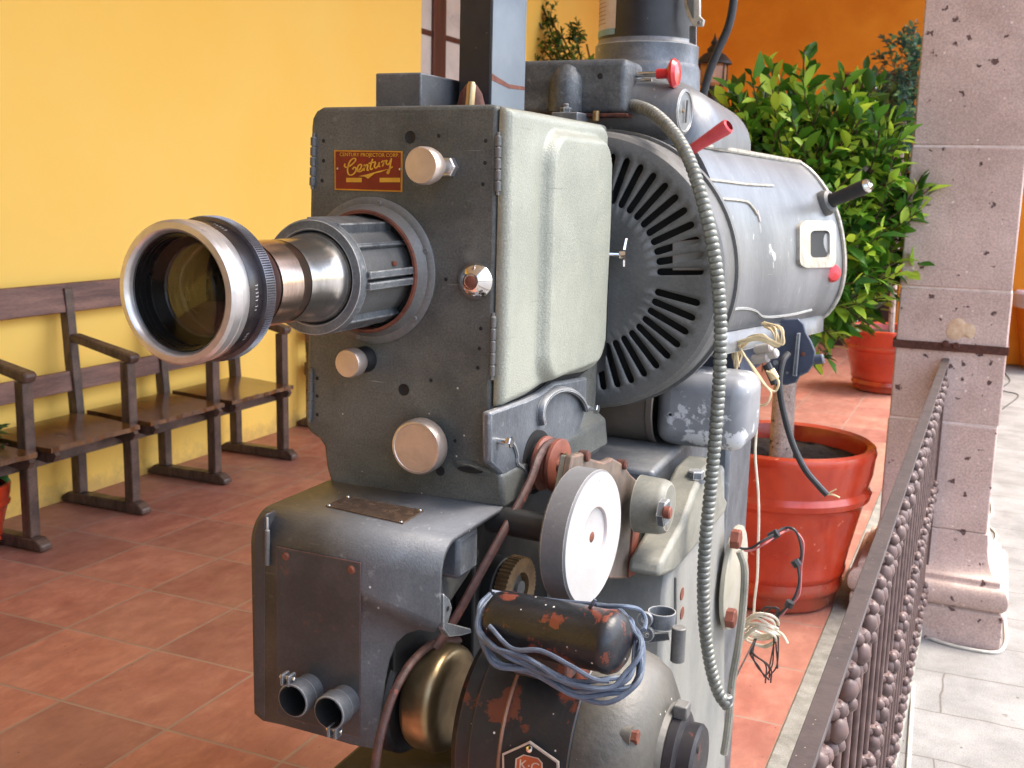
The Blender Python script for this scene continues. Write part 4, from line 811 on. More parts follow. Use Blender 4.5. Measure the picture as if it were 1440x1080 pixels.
pa = [lsurf(u/10, 0) for u in range(11)]
fl_.add([p+V((.012, 0, .012)) for p in pa]+[p+V((.014, 0, -.028)) for p in pa]+[p+V((-.02, 0, -.028)) for p in pa], [[i, i+1, i+12, i+11] for i in range(10)]+[[i+11, i+12, i+23, i+22] for i in range(10)])
fl_.build('bottom_flange', M_lamp, lh, solid=.004)
for line in ([(975, 251), (1010, 254), (1050, 259), (1086, 261)], [(985, 264), (1006, 266)], [(975, 277), (1010, 279), (1046, 283), (1056, 290), (1064, 302)], [(985, 238), (1120, 232)][:0]):
    if line: MB().tube([onlamp(a, b, .001) for a, b in line], .0036, 8, smooth=5, flat=.8).build('pressed_ridge', M_lip, lh)
MB().tube([onlamp(a, b, .0) for a, b in ((1064, 296), (1068, 312))], .004, 6, smooth=1).build('paint_chip', M_white, lh)
MB().tube([onlamp(a, b, .0) for a, b in ((1010, 440), (1040, 434), (1060, 437), (1075, 446), (1110, 443), (1140, 436))], .004, 6).build('lower_ridge', M_lamp, lh)
# window frame on the side
def rrect(cx, cy, hx, hy, r, n=5):
    o = []
    for k, (sx, sy) in enumerate(((1, 1), (-1, 1), (-1, -1), (1, -1))):
        for i in range(n+1): a = math.pi/2*(k+i/n); o.append((cx+sx*(hx-r)+r*math.cos(a), cy-(sy*(hy-r)+r*math.sin(a))))
    return o
wc = onlamp(1150, 343, 0); 
def WP(a, b, off): p = onlamp(min(a, 1166), b, off); return p+V(((a-min(a, 1166))*.0016*.55, 0, 0))+V((0, (a-1150)*.0006, 0))
wo_, wi_ = rrect(1149, 343, 26, 33, 11), rrect(1150, 343, 13, 19, 6)
o1 = [WP(a, b, .006) for a, b in wo_]; i1 = [WP(a, b, .006) for a, b in wi_]; o2 = [WP(a, b, -.004) for a, b in wo_]; i2 = [WP(a, b, -.004) for a, b in wi_]; n = len(o1)
mb = MB().add(o1+i1+o2+i2, [[k, (k+1) % n, n+(k+1) % n, n+k] for k in range(n)]+[[k, 2*n+k, 2*n+(k+1) % n, (k+1) % n] for k in range(n)]+[[n+k, n+(k+1) % n, 3*n+(k+1) % n, 3*n+k] for k in range(n)])
wf = mb.build('window_frame', M_lip, lh, ang=40)
MB().add([WP(a, b, .001) for a, b in wi_], [list(range(n))]).build('window_dark_pane', mat('window_hole_black', s(12, 14, 12), s(8, 9, 8), 12, .7), lh, recalc=False)  # black sheet paints in the darkness of the open window hole
h0 = PY(1162, 285, 2.70); h1 = PY(1218, 262, 2.66); dh = h1-h0
MB().lathe([(.0, -.03), (.030, -.01), (.031, 0), (.026, .012), (.018, .016)], h0, dh, 32).build('handle_boss', M_guard, lh)
MB().lathe([(.0165, .0), (.0155, .3*dh.length), (.0175, dh.length*.96), (.015, dh.length)], h0, dh, 32).build('handle', M_dark, lh)
MB().lathe([(.0155, dh.length), (.0165, dh.length+.004), (.012, dh.length+.010), (.0115, dh.length+.004), (.006, dh.length+.005), (.005, dh.length+.010), (0, dh.length+.011)], h0, dh, 32).build('handle_cap', M_chrome, lh)
r0_ = PY(1158, 386, 2.72); MB().lathe([(.006, -.02), (.007, .012), (.012, .016), (.020, .03), (.0225, .042), (.018, .052), (0, .055)], r0_, PY(1180, 382, 2.66)-r0_, 32).build('red_knob', M_redk, lh)
# roof, chimney
rf = MB()
def roof(u, v):
    y = 2.08+.34*u; a = math.pi*v; e = min(1, math.sin(math.pi*min(.5, u*2.2+.02)))**.6; cx = -.69
    xr = .178*e if u < .2 else .178; k = 1
    x = cx+.182*math.cos(a)*(.75+.25*e); z = 1.583+.150*(max(0, math.sin(a))**.8)*(.35+.65*e)*(1-.18*u)
    return V((x, y, z))
rf.grid(roof, 24, 36); rf.add([roof(0, j/36) for j in range(37)], [list(range(37))]); rf.add([roof(1, j/36) for j in range(37)], [list(range(37))])
rfo = rf.build('domed_roof', M_lamp, pj, ang=50)
for (a, b), (c_, d) in (((975, 165), (997, 172)), ((975, 174), (1012, 186)), ((972, 184), (1022, 202))):
    ps = []
    for t in (0, .5, 1):
        p_ = (a+(c_-a)*t, b+(d-b)*t); ps.append(PY(p_[0], p_[1], 2.30)+V((.0, -.0, 0)))
    MB().tube(ps, .0022, 6, smooth=1).build('louvre', M_guard, rfo)
c = PX(963, 157, -.545)
bo = MB().lathe([(.062, -.15), (.055, -.06), (.047, -.02), (.040, 0), (.036, .002), (.034, -.001), (0, .0)], c, (1, -.1, 0), 40).build('round_boss', M_lamp, pj)
MB().tube([c+V((.003, 0, -.02)), c+V((.004, 0, .02))], .002, 6, smooth=1).build('cover_slot', M_guard, bo)
MB().lathe([(0, .003), (.003, .003), (.004, 0)], c+V((0.001, -.02, 0)), (1, 0, 0), 10).build('screw', M_brass, bo)
ch = PY(910, 60, 2.35); cx_, cy_ = ch.x, 2.35
zz = lambda y: PY(910, y, 2.25).z
chm = MB().lathe([(.118, zz(165)), (.116, zz(92)), (.112, zz(86)), (.1105, zz(84)), (.1105, zz(58)), (.106, zz(55)), (.104, zz(50))], (cx_, cy_, 0), (0, 0, 1), 80).build('chimney_collar', M_silv, pj)
cs = MB().lathe([(.104, zz(50)), (.1045, zz(40)), (.1045, 2.6)], (cx_, cy_, 0), (0, 0, 1), 80).build('chimney_pipe', M_postd, pj)
def wrap(r, a0, a1, z0, z1): return MB().lathe([(r, z0), (r, z1)], (cx_, cy_, 0), (0, 0, 1), 24, a0, a1)
# find wrap angles on the left front of the pipe
def ang_of(pxx):
    p = PY(pxx, 30, 2.27); return p
def wrapx(r, x0, x1, z0, z1):
    vs = []; n = 14
    A0 = math.acos(max(-1, min(1, x0/r))); A1 = math.acos(max(-1, min(1, x1/r)))
    for k in range(n+1):
        a = A0+(A1-A0)*k/n; q = V((cx_+r*math.cos(a), cy_-r*math.sin(a), 0)); vs += [q+V((0, 0, z0)), q+V((0, 0, z1))]
    return MB().add(vs, [[2*i, 2*i+2, 2*i+3, 2*i+1] for i in range(n)])
lb_ = wrapx(.1052, -.1052, -.040, zz(38), 2.2).build('paper_label', mat('aged_paper_label', s(206, 196, 186), s(190, 176, 168), 20, .7), cs, recalc=False)
wrapx(.1056, -.1056, -.041, zz(46), zz(37)).build('blue_label_stripe', mat('pale_blue_print', s(130, 168, 176), s(120, 150, 160), 20, .7), lb_, recalc=False)
for k in range(7): wrapx(.1056, -.100+.004*(k % 3), -.066-.003*(k % 2), zz(28-6*k)-.001, zz(28-6*k)+.0008).build('print_line', mat('pink_print', s(176, 130, 126), None, 20, .7) if k == 0 else bpy.data.materials['pink_print'], lb_, recalc=False)
c = PY(972, 20, 2.27)
lt_ = MB().prism([PY(a, b, 2.275) for a, b in ((962, -20), (962, 5), (966, 22), (974, 36), (988, 37), (990, 28), (984, 22), (984, -20))], (0, .012, 0)).build('latch_lever', M_lip, cs, bevel=.002)
MB().prism([PY(a, b, 2.273) for a, b in ((966, -20), (966, 5), (974, 26), (976, 26), (976, -20))], (0, -.002, 0)).build('lever_inset', M_guard, lt_)
MB().prism([PY(a, b, 2.29) for a, b in ((969, 36), (979, 36), (979, 64), (969, 60))], (0, .004, 0)).build('latch_strap', M_silv, cs)
MB().lathe([(0, .003), (.003, .003), (.004, 0)], PY(983, 32, 2.272), (0, -1, 0), 10).build('rivet', M_guard, lt_)
# red grip on a lever
g0, g1 = PY(970, 212, 1.95), PY(1026, 176, 1.93); dg = g1-g0
gl = MB().lathe([(.005, -.03), (.005, .01)], g0, dg, 12).build('lever_arm', M_steel, pj)
MB().lathe([(.0, .0), (.0085, 0), (.0095, .004), (.010, .02), (.0135, dg.length*.9), (.0125, dg.length*.97), (.009, dg.length)], g0, dg, 28).build('red_grip', mat('faded_red_plastic', s(200, 74, 80), s(182, 58, 66), 20, .4), gl)

# ---- sound head (lower box)
XL, XRt, YFs, ZT = PY(357, 850, 1.165).x, -.600, 1.165, 1.056
zbt = PY(357, 1006, YFs).z
rr = .040; prof = [(1.76, ZT)]
for k in range(9): a = math.pi/2*k/8; prof.append((YFs+rr-rr*math.sin(a), ZT-rr+rr*math.cos(a)))
# front sheet: top surface and front plate with its stepped lower edge, one bent casting open at the right
zcur = ZT-rr
sheet = [(XRt, y, z) for y, z in prof]
mb = MB(); ns = len(sheet); mb.add([V(q) for q in sheet]+[V((XL, q[1], q[2])) for q in sheet], [[k, k+1, k+1+ns, k+ns] for k in range(ns-1)])
lowpx = [(625, 878), (612, 888), (590, 884), (572, 890), (556, 905), (546, 930), (540, 960), (536, 1000), (530, 1052), (495, 1045), (455, 1033), (400, 1018), (372, 1012), (360, 1002), (357, 985)]
pts = [PY(a, b, YFs) for a, b in lowpx]; pts = [V((min(XRt, max(XL, p.x)), YFs, p.z)) for p in pts]; pts[-1].x = XL
pts = [V((XRt, YFs, zcur)), V((XRt, YFs, PX(625, 870, XRt).z))]+pts+[V((XL, YFs, zcur))]
mb.add(pts, [list(range(len(pts)))])
sh_ = mb.build('sound_head_cover', M_box, pj, ang=50, solid=.007)
MB().box((XL+.001, YFs+.012, zbt+.006), (XL+.010, 1.76, ZT-.010)).build('left_door', M_box, sh_, bevel=.002)
MB().box((-.88, YFs+.062, zbt), (-.70, 1.76, ZT-.010)).build('gear_case', M_dark, sh_, bevel=.004)
MB().box((-.699, 1.40, .55), (-.665, 1.8, ZT-.012)).build('bearing_plate', M_dark, sh_, bevel=.004)
# rounded left edge strip and hinges
MB().prism([PY(a, b, YFs-.004) for a, b in ((356, 985), (356, 750), (360, 735), (366, 727), (374, 722), (374, 1014), (366, 1009), (359, 1000))], (0, .024, 0)).build('door_edge', M_plate, sh_, bevel=.003)
for y0_, y1_ in ((745, 795),):
    p, q = PY(376, y0_, YFs-.005), PY(376, y1_, YFs-.005); MB().cyl(p, q-p, .0035, (q-p).length, .001, 12).build('hinge', M_guard, sh_)
MB().tube([PY(a, b, YFs-.002) for a, b in ((376, 728), (376, 1005))], .0016, 6, smooth=1).build('door_seam', M_silv, sh_)
MB().prism([PY(a, b, YFs-.0039) for a, b in ((390, 768), (508, 791), (507, 1037), (484, 1030), (391, 1005))], (0, -.0022, 0)).build('cover_plate', M_plate, sh_, bevel=.0005)
for a, b in ((402, 782), (494, 801)): MB().lathe([(0, .003), (.004, .003), (.006, 0)], PY(a, b, YFs-.0061), (0, -1, 0), 16).build('rusty_screw', M_rust, sh_)
# engraved plate on top
q = [PZ(a, b, ZT+.0040) for a, b in ((458, 712), (487, 699), (596, 719), (567, 737))]
pl_ = MB().prism(q, (0, 0, .0018)).build('brass_data_plate', mat('engraved_brown_plate', s(112, 92, 78), s(72, 60, 54), 120, .3, metal=.5, edge=(s(180, 150, 120), .001)), sh_)
for p in q: MB().lathe([(.0025, 0), (.002, .0015), (0, .002)], p.lerp(sum(q, V())/4, .07)+V((0, 0, .0018)), (0, 0, 1), 10).build('rivet', M_steel, pl_)
# ear with hole and little shelf at the open side
MB().prism([PX(a, b, XRt+.001) for a, b in ((624, 835), (632, 842), (636, 855), (632, 868), (630, 876), (662, 884), (663, 890), (650, 894), (632, 896), (624, 885))], (-.008, 0, 0)).build('mounting_ear', M_silv, sh_, bevel=.001)
MB().lathe([(0, 0), (.0035, 0)], PX(630, 856, XRt+.0018), (1, 0, 0), 14).build('ear_hole', M_bore, sh_)
MB().box((-.66, 1.24, .985), (-.612, 1.30, 1.044)).build('inner_lug', M_silv, sh_, bevel=.006)
MB().cyl((-.70, 1.42, .965), (.12, -.9, -.15), .034, .17, .004, 32).build('drive_shaft', M_guard, sh_)
for (a, b, tilt) in ((411, 986, 0), (462, 1003, 1)):
    c = PY(a, b, YFs-.048); e = PY(a+28, b-10, YFs)
    cl_ = MB().lathe([(.0205, 0), (.0225, -.001), (.0235, -.003), (.0235, -.022), (.021, -.024), (.021, -.05), (.0235, -.051)], c, (0, -1, 0), 40).build('conduit_clamp', M_box, sh_)
    MB().lathe([(.0205, 0), (.0195, -.05), (0, -.05)], c, (0, -1, 0), 40).build('clamp_bore', M_bore, cl_)
    sx = -.012 if not tilt else .004; sz = .026 if not tilt else -.027
    for o_ in (-.005, .005): MB().box((c.x+sx+o_-.002, c.y, c.z+sz-.008), (c.x+sx+o_+.002, c.y+.016, c.z+sz+.007)).build('clamp_ear', M_box, cl_, bevel=.001)
    MB().cyl((c.x+sx-.012, c.y+.008, c.z+sz+.001), (1, 0, 0), .0035, .024, .001, 10).build('clamp_screw', M_steel, cl_)

# ---- pulleys, flywheel, belt
TL = V((1, -.09, 0)).normalized()
c = PX(788, 655, -.56)
pu = MB().lathe([(0, -.030), (.039, -.030), (.041, -.028), (.041, -.024), (.034, -.018), (.034, -.012), (.040, -.006), (.040, -.001), (.038, 0), (.019, .0), (.018, -.003), (0, -.003)], c, TL, 56).build('small_pulley', M_rustp, pj)
MB().lathe([(0, 0), (.048, 0), (.048, .004), (0, .004)], c-TL*.043, TL, 48).build('black_backing_disc', M_bore, pu)
MB().cyl(c-TL*.06, TL, .03, .028, .002, 32).build('pulley_hub', M_dark, pu)
for a in (40, -120): MB().lathe([(0, .005), (.0035, .005), (.0045, 0)], c+V((-.001, .022*math.cos(R(a))*.9, .022*math.sin(R(a)))), TL, 12).build('brass_screw', M_brass, pu)
MB().lathe([(0, .004), (.007, .003), (.009, 0)], c-TL*.003, TL, 16).build('shaft_end', M_rust, pu)
c = PX(836, 756, -.46)
TF = V((1, -.085, 0)).normalized()
fw_ = MB().lathe([(.030, -.038), (.0895, -.038), (.092, -.035), (.092, -.003), (.0895, .0)], c, TF, 96).build('flywheel', M_greyrim, pj)
MB().lathe([(.0895, 0), (.042, .0), (.041, -.001), (.040, -.0035), (.039, -.004), (0, -.004)], c, TF, 96).build('flywheel_face', M_white, fw_)
MB().lathe([(0, .001), (.006, .001), (.0075, 0)], c-TF*.0039, TF, 20).build('rusty_hub', M_rust, fw_)
MB().lathe([(.034, 0), (.034, .004), (.0, .004)], c-TF*.047, TF, 32).build('rear_hub', M_dark, fw_)
MB().cyl(c-TF*.16, TF, .02, .12, 0, 24).build('axle', M_dark, fw_)
bp = MB().prism([PX(a, b, -.502) for a, b in ((806, 641), (820, 637), (834, 646), (850, 650), (862, 644), (876, 652), (888, 668), (904, 682), (902, 702), (893, 806), (882, 814), (858, 814), (830, 780), (795, 700))], (-.012, 0, 0)).build('bearing_bracket', mat('brown_grimy_casting', s(112, 98, 86), s(78, 68, 60), 16, .6, bump=.6, chip=(s(146, 84, 56), .15, 20), edge=(s(176, 112, 76), .003)), pj, bevel=.003)
MB().prism([PX(a, b, -.4985) for a, b in ((896, 690), (905, 682), (903, 704), (893, 808), (884, 812))], (-.004, 0, 0)).build('rusty_edge', M_rustp, bp)
MB().prism([PX(a, b, -.520) for a, b in ((806, 641), (850, 650), (912, 690), (903, 806), (858, 814), (795, 700))], (-.02, 0, 0)).build('rear_flange', M_pedy, bp, bevel=.003)
for a, b in ((814, 640), (868, 652)): MB().cyl(PX(a, b, -.512), (1, 0, 0), .008, .016, .002, 16).build('bolt', M_rustiron, bp)
BX = -.578
MB().tube([PX(a, b, BX+d) for a, b, d in ((800, 690, .002), (803, 660, .004), (798, 632, .004), (784, 622, .002), (770, 626, 0), (757, 645, 0), (742, 685, 0), (700, 762, -.012), (665, 825, -.03), (640, 870, -.045), (612, 912, -.06))], .0065, 10, flat=.7).build('drive_belt', M_belt, pj)
MB().tube([PX(a, b, BX-.09) for a, b in ((645, 900), (610, 905), (580, 930), (556, 970), (540, 1015), (530, 1060), (526, 1110), (530, 1180), (560, 1250), (620, 1270))], .006, 10, flat=.8).build('lower_belt', M_belt, pj)
c = PX(640, 984, -.640)
br = MB().lathe([(0, -.052), (.066, -.052), (.073, -.047), (.0765, -.040), (.0765, -.014), (.074, -.006), (.068, -.001), (.05, .001), (.03, -.004), (0, -.004)], c, (1, -.03, 0), 80).build('brass_drum', M_brass, pj)
MB().cyl(c-V((.09, 0, 0)), (1, 0, 0), .088, .03, .006, 60).build('belt_pulley', M_dark, br)
# toothed gear
def gear(mb, c, ax, r, w_, nt_, ri):
    ax = V(ax).normalized(); u = ax.cross(V((0, 0, 1))).normalized(); t = u.cross(ax); n = nt_*4; o = []; 
    for k in range(n): rr_ = r if k % 4 in (0, 1) else r*.94; a = 2*math.pi*k/n; o.append((u*math.cos(a)+t*math.sin(a))*rr_)
    i_ = [(u*math.cos(2*math.pi*k/n)+t*math.sin(2*math.pi*k/n))*ri for k in range(n)]
    vs = [c+q for q in o]+[c+ax*w_+q for q in o]+[c+q for q in i_]+[c+ax*w_+q for q in i_]
    fs = []
    for k in range(n): j = (k+1) % n; fs += [[k, j, n+j, n+k], [2*n+k, 3*n+k, 3*n+j, 2*n+j], [k, 2*n+k, 2*n+j, j], [n+k, n+j, 3*n+j, 3*n+k]]
    return mb.add(vs, fs)
c = PX(733, 828, -.62); ge = gear(MB(), c-V((.02, 0, 0)), (1, -.1, 0), .050, .02, 44, .026).build('fibre_gear', M_tooth, pj, ang=25)
MB().cyl(c-V((.10, 0, 0)), (1, -.1, 0), .048, .078, .002, 44).build('gear_drum', M_dark, ge)
MB().lathe([(0, .0), (.012, 0), (.014, -.006), (.024, -.012)], c, (1, -.1, 0), 24).build('gear_hub', M_guard, ge)

# ---- motor
MC = V((0, 1.275, .785)); MR = .132
mt_ = MB().lathe([(0, -.59), (.05, -.59), (.09, -.587), (.118, -.578), (.126, -.568), (.126, -.548), (.1335, -.546), (.1335, -.505), (.132, -.503), (.132, -.417), (.1305, -.415)], V((0, MC.y, MC.z)), (1, 0, 0), 96).build('drive_motor', M_motor, pj)
MB().lathe([(.1332, -.508), (.1352, -.5055), (.1332, -.503)], V((0, MC.y, MC.z)), (1, 0, 0), 96).build('frame_seam', mat('brown_seam', s(150, 104, 74), s(120, 80, 60), 30, .5), mt_)
bl = MB().lathe([(.1305, -.4145), (.131, -.40), (.129, -.385), (.123, -.365), (.110, -.345), (.088, -.332), (.07, -.327), (.066, -.320), (.064, -.32), (0, -.32)], V((0, MC.y, MC.z)), (1, 0, 0), 96).build('end_bell', M_bell, mt_)
for a, b, X_, dr_ in ((895, 1045, -.355, (1, -.5, .1)), (950, 930, -.36, (1, -.1, .5))):
    c = PX(a, b, X_); c = V((X_, c.y, c.z)); a_ = math.atan2(c.z-MC.z, c.y-MC.y); c = V((X_, MC.y+.108*math.cos(a_), MC.z+.108*math.sin(a_)))
    MB().lathe([(.022, -.05), (.016, -.02), (.0125, -.004), (.0125, .006), (0, .006)], c, (1, 0, 0), 24).build('bolt_lug', M_bell, bl)
    MB().hexa(c+V((.006, 0, 0)), (1, 0, 0), .009, .008).build('rusty_bolt', M_rust, bl)
cp = MB().lathe([(.058, 0), (.062, .003), (.062, .014), (.056, .017), (.050, .018), (.050, .034), (.046, .038), (0, .039)], V((-.322, MC.y, MC.z)), (1, 0, 0), 64).build('bearing_cap', M_postd, mt_)
MB().lathe([(0, .001), (.004, .001), (.005, 0)], V((-.2835, MC.y-.02, MC.z+.03)), (1, 0, 0), 12).build('screw_hole', M_bore, cp)
MB().box((-.320, MC.y-.012, MC.z+.060), (-.302, MC.y+.010, MC.z+.078)).build('clip', M_guard, cp, bevel=.002)
# motor feet rest on the pedestal shelf
MB().box((-.62, 1.2, .625), (-.38, 1.4, .67)).build('motor_foot', M_motor, mt_, bevel=.006)
# badge
bo_ = [(744, 1043), (785, 1072), (786, 1112), (746, 1140), (707, 1112), (706, 1060)]
nb_ = V((0, -.99, .12)).normalized(); o_ = PY(745, 1080, MC.y-MR-.004)
def onp(a, b, off): 
    d = ray(a, b); o2 = o_+nb_*off; t = (o2-EYE).dot(nb_)/d.dot(nb_); return EYE+d*t
mb = MB(); mb.prism([onp(a, b, 0) for a, b in bo_], nb_*-.004); cc = (745, 1090)
mb.mi = 1; mb.prism([onp(cc[0]+(a-cc[0])*.93, cc[1]+(b-cc[1])*.93, .0006) for a, b in bo_], nb_*-.0004)
o8 = [(736, 1061), (757, 1066), (763, 1073), (763, 1088), (756, 1094), (733, 1090), (724, 1082), (725, 1067)]
mb.mi = 0; mb.prism([onp(a, b, .001) for a, b in o8], nb_*-.0004)
mb.mi = 2; cc = (744, 1077); mb.prism([onp(cc[0]+(a-cc[0])*.9, cc[1]+(b-cc[1])*.9, .0014) for a, b in o8], nb_*-.0003)
mb.mi = 0; ux = (onp(760, 1084, .0016)-onp(730, 1077, .0016)).normalized(); uy = nb_.cross(ux)
mb.text('K·C', .017, TM(onp(744, 1078, .0018), ux, uy), .0003)
bd = mb.build('maker_badge', [mat('pale_badge_metal', s(206, 196, 184), s(180, 170, 160), 30, .35, metal=.4), M_bore, mat('orange_enamel', s(170, 84, 48), s(150, 70, 40), 30, .4)], mt_, recalc=False, ang=10)
MB().lathe([(.0045, 0), (.004, .0025), (0, .004)], onp(745, 1053, .0006), nb_, 14).build('rivet', M_chrome, bd)
# capacitor
a_, b_ = PY(702, 871, 1.17), PY(866, 904, 1.15); dc = b_-a_; Lc = dc.length
cpo = MB().lathe([(0, -.012), (.026, -.010), (.034, -.003), (.0365, .006), (.0365, Lc-.012), (.0375, Lc-.010), (.0375, Lc-.004), (.034, Lc+.004), (.026, Lc+.010), (.012, Lc+.012), (0, Lc+.0125)], a_, dc, 56).build('start_capacitor', M_capm, pj)
MB().box((-.50, 1.17, MC.z+MR-.012), (-.43, 1.25, a_.z-.02)).build('capacitor_saddle', M_motor, cpo, bevel=.003)
# cable coiled round the capacitor
random.seed(4); cw = MB()
lp = [(692, 842, 1.19), (678, 860, 1.16), (676, 890, 1.135), (700, 922, 1.12), (745, 942, 1.115), (800, 965, 1.115), (850, 972, 1.125), (886, 955, 1.14), (900, 925, 1.16), (893, 893, 1.19), (880, 868, 1.215), (850, 856, 1.225), (790, 850, 1.225), (730, 843, 1.22)]
for k in range(6):
    off = [(random.uniform(-6, 6)+(k-2.5)*1.5, random.uniform(-7, 7)+(k-2.5)*5.0, random.uniform(-.006, .008)) for _ in lp]
    P = [PY(a+o[0]*(.5 if i in (0, 1, 2, 12, 13) else 1), b+o[1]*(.35 if i in (0, 1, 2, 9, 10, 11, 12, 13) else 1), y+o[2]) for i, ((a, b, y), o) in enumerate(zip(lp, off))]
    cw.tube(P+[P[0]+V((0, .004, .002))], .0031, 8, smooth=6)
cw.tube([PY(a, b, y) for a, b, y in ((688, 880, 1.13), (720, 912, 1.115), (760, 915, 1.11), (800, 935, 1.105), (835, 955, 1.105), (857, 958, 1.11))], .0030, 8)
cw.tube([PY(a, b, y) for a, b, y in ((840, 852, 1.2), (880, 853, 1.2), (900, 858, 1.22), (908, 872, 1.22), (906, 886, 1.2))], .0028, 8)
cw.tube([PY(a, b, y) for a, b, y in ((828, 856, 1.16), (833, 850, 1.15), (837, 843, 1.15))], .0022, 6)
cwo = cw.build('cable_coil', M_wire, None, loc=PY(780, 930, 1.15)); tag(cwo, 'blue grey cable coiled round the black capacitor on the motor', 'cable')
# pipe clamp beside the capacitor
cp_ = MB().lathe([(.018, 0), (.0195, 0), (.0195, .022), (.018, .022), (.018, 0)], PY(930, 880, 1.42), (0, 0, 1), 32).build('pipe_clamp', M_silv, pj)
for a, b in ((908, 870), (910, 890)): MB().lathe([(.004, 0), (.011, 0), (.011, .006), (.004, .006), (.004, 0)], PY(a, b, 1.40), (0, -1, 0), 20).build('clamp_eye', M_silv, cp_)
MB().prism([PY(a, b, 1.41) for a, b in ((908, 892), (940, 890), (942, 900), (912, 905))], (0, .004, 0)).build('clamp_tab', M_silv, cp_)
MB().cyl((-.352, 1.40, .86), (0, 0, 1), .010, .05, .001, 16).build('clamp_stem', M_guard, cp_)

# ---- pedestal
pd = MB().prism([(-.45, 1.66, .04), (-.45, 1.70, .84), (-.45, 1.72, .885), (-.45, 2.09, .975), (-.45, 2.115, .88), (-.45, 2.24, .38), (-.45, 2.34, .04)], (-.36, 0, 0)).build('pedestal', M_ped, pj, bevel=.012, seg=3)
MB().box((-.90, 1.05, .0065), (-.40, 2.5, .04)).build('base_plate', M_dark, pd, bevel=.01)
MB().prism([(-.62, 1.12, .04), (-.62, 1.18, .62), (-.62, 1.499, .62), (-.62, 1.499, .04)], (-.24, 0, 0)).build('front_column', M_dark, pd, bevel=.01)
MB().box((-.66, 1.15, .60), (-.36, 1.52, .625)).build('motor_shelf', M_dark, pd, bevel=.004)
lip = MB().prism([PX(a, b, -.438) for a, b in ((928, 812), (948, 806), (1020, 722), (1024, 705), (1018, 694), (1014, 652), (1006, 645), (992, 660), (978, 690), (962, 735), (932, 790))], (-.055, 0, 0)).build('tilt_casting', M_pedy, pd, bevel=.008, seg=3)
MB().tube([PX(a, b, -.448) for a, b in ((950, 812), (950, 915))], .002, 6, smooth=1).build('panel_seam', M_guard, pd)
for a, b in ((959, 835), (959, 862)): MB().lathe([(0, .001), (.011, .001), (.0115, -.002)], PX(a, b, -.4495), (1, 0, 0), 20).build('rust_patch', M_rustp, pd)
c = PX(941, 714, -.435)
lg = MB().lathe([(0, -.05), (.046, -.05), (.044, -.012), (.041, -.003), (.037, 0), (0, 0)], c, (1, 0, 0), 48).build('pivot_lug', M_pedy, pd)
MB().hexa(PX(928, 720, -.434), (1, 0, 0), .022, .012).build('pivot_nut', M_silv, lg)
MB().cyl(PX(933, 720, -.424), (1, 0, 0), .0095, .012, .002, 20).build('pivot_bolt', M_rustp, lg)
MB().box((-.80, 1.80, .84), (-.47, 2.0, .93)).build('cradle', M_silv, pd, bevel=.012)
up2 = MB().prism([(-.52, 1.83, .90), (-.52, 1.83, 1.01), (-.52, 2.35, 1.035), (-.52, 2.35, .86), (-.52, 2.02, .86)], (-.30, 0, 0)).build('upper_casting', M_silv, pd, bevel=.01, seg=3)
c = PX(978, 672, -.45); MB().lathe([(.018, -.006), (.018, 0)], c, (0, 0, 1), 20).hexa(c, (0, 0, 1), .015, .014).build('hex_bolt', M_silv, pd)
# rear: lamphouse support column, transformer, motor box
MB().box((-.72, 2.36, .04), (-.5, 2.6, 1.19)).build('rear_column', M_silv, pd, bevel=.01)
CY = V((0, 2.05, 1.088))
cyb = MB().lathe([(0, -.82), (.070, -.82), (.072, -.8), (.072, -.585), (.075, -.583), (.075, -.572), (.072, -.570)], CY, (1, .02, 0), 64).build('rectifier_cylinder', mat('brown_grey_cylinder_paint', s(110, 100, 92), s(84, 78, 72), 8, .45, metal=.2, chip=(s(150, 82, 58), .3, 7), bump=.3), pj)
eb = MB().box((-.568, 1.975, 1.022), (-.392, 2.125, 1.163)).build('motor_end_box', mat('flaking_silver_paint', s(148, 150, 153), s(126, 128, 132), 9, .4, metal=.2, chip=(s(200, 200, 200), .62, 14), bump=.3, speck=(s(60, 60, 60), .03, 60)), cyb, bevel=.032, seg=5)
MB().lathe([(0, .001), (.003, .001), (.004, 0)], PY(943, 583, 1.976), (0, -1, 0), 12).build('hole', M_bore, cyb)
# slate plate with lobed outline under the lamphouse
sp_ = MB().prism([PY(a, b, 2.42) for a, b in ((1075, 452), (1122, 448), (1130, 456), (1133, 468), (1140, 480), (1146, 495), (1144, 512), (1136, 524), (1124, 530), (1120, 538), (1105, 542), (1085, 538), (1078, 520))], (0, .012, 0)).build('lobed_bracket', M_navy, pj, bevel=.002)
MB().prism([PY(a, b, 2.41) for a, b in ((1122, 468), (1126, 468), (1121, 528), (1116, 527))], (0, -.012, 0)).build('bracket_bar', M_silv, sp_)
MB().cyl(PY(1144, 506, 2.43), (1, 0, .2), .011, .022, .002, 16).build('bracket_bolt', M_navy, sp_)
MB().lathe([(0, .002), (.004, .0015), (.005, 0)], PY(1129, 498, 2.4195), (0, -1, 0), 12).build('rusty_screw', M_rust, sp_)
for a, b in ((1091, 510), (1107, 524)): MB().lathe([(0, .001), (.006 if a < 1100 else .003, .001)], PY(a, b, 2.4190), (0, -1, 0), 14).build('hole', M_ped, sp_)
MB().box((-.62, 2.22, 1.12), (-.46, 2.44, 1.19)).build('terminal_block', M_navy, sp_, bevel=.003)
for k, (a, b) in enumerate(((1062, 492), (1058, 506), (1070, 500))): MB().cyl(PY(a, b, 2.2), (.9, -.3, .25), .010, .038, .003, 16).build('ceramic_connector', M_white, sp_)
MB().tube([PY(a, b, 2.2) for a, b in ((1078, 512), (1086, 530), (1090, 540))], .009, 10).build('lamp_holder', M_blkw, sp_)
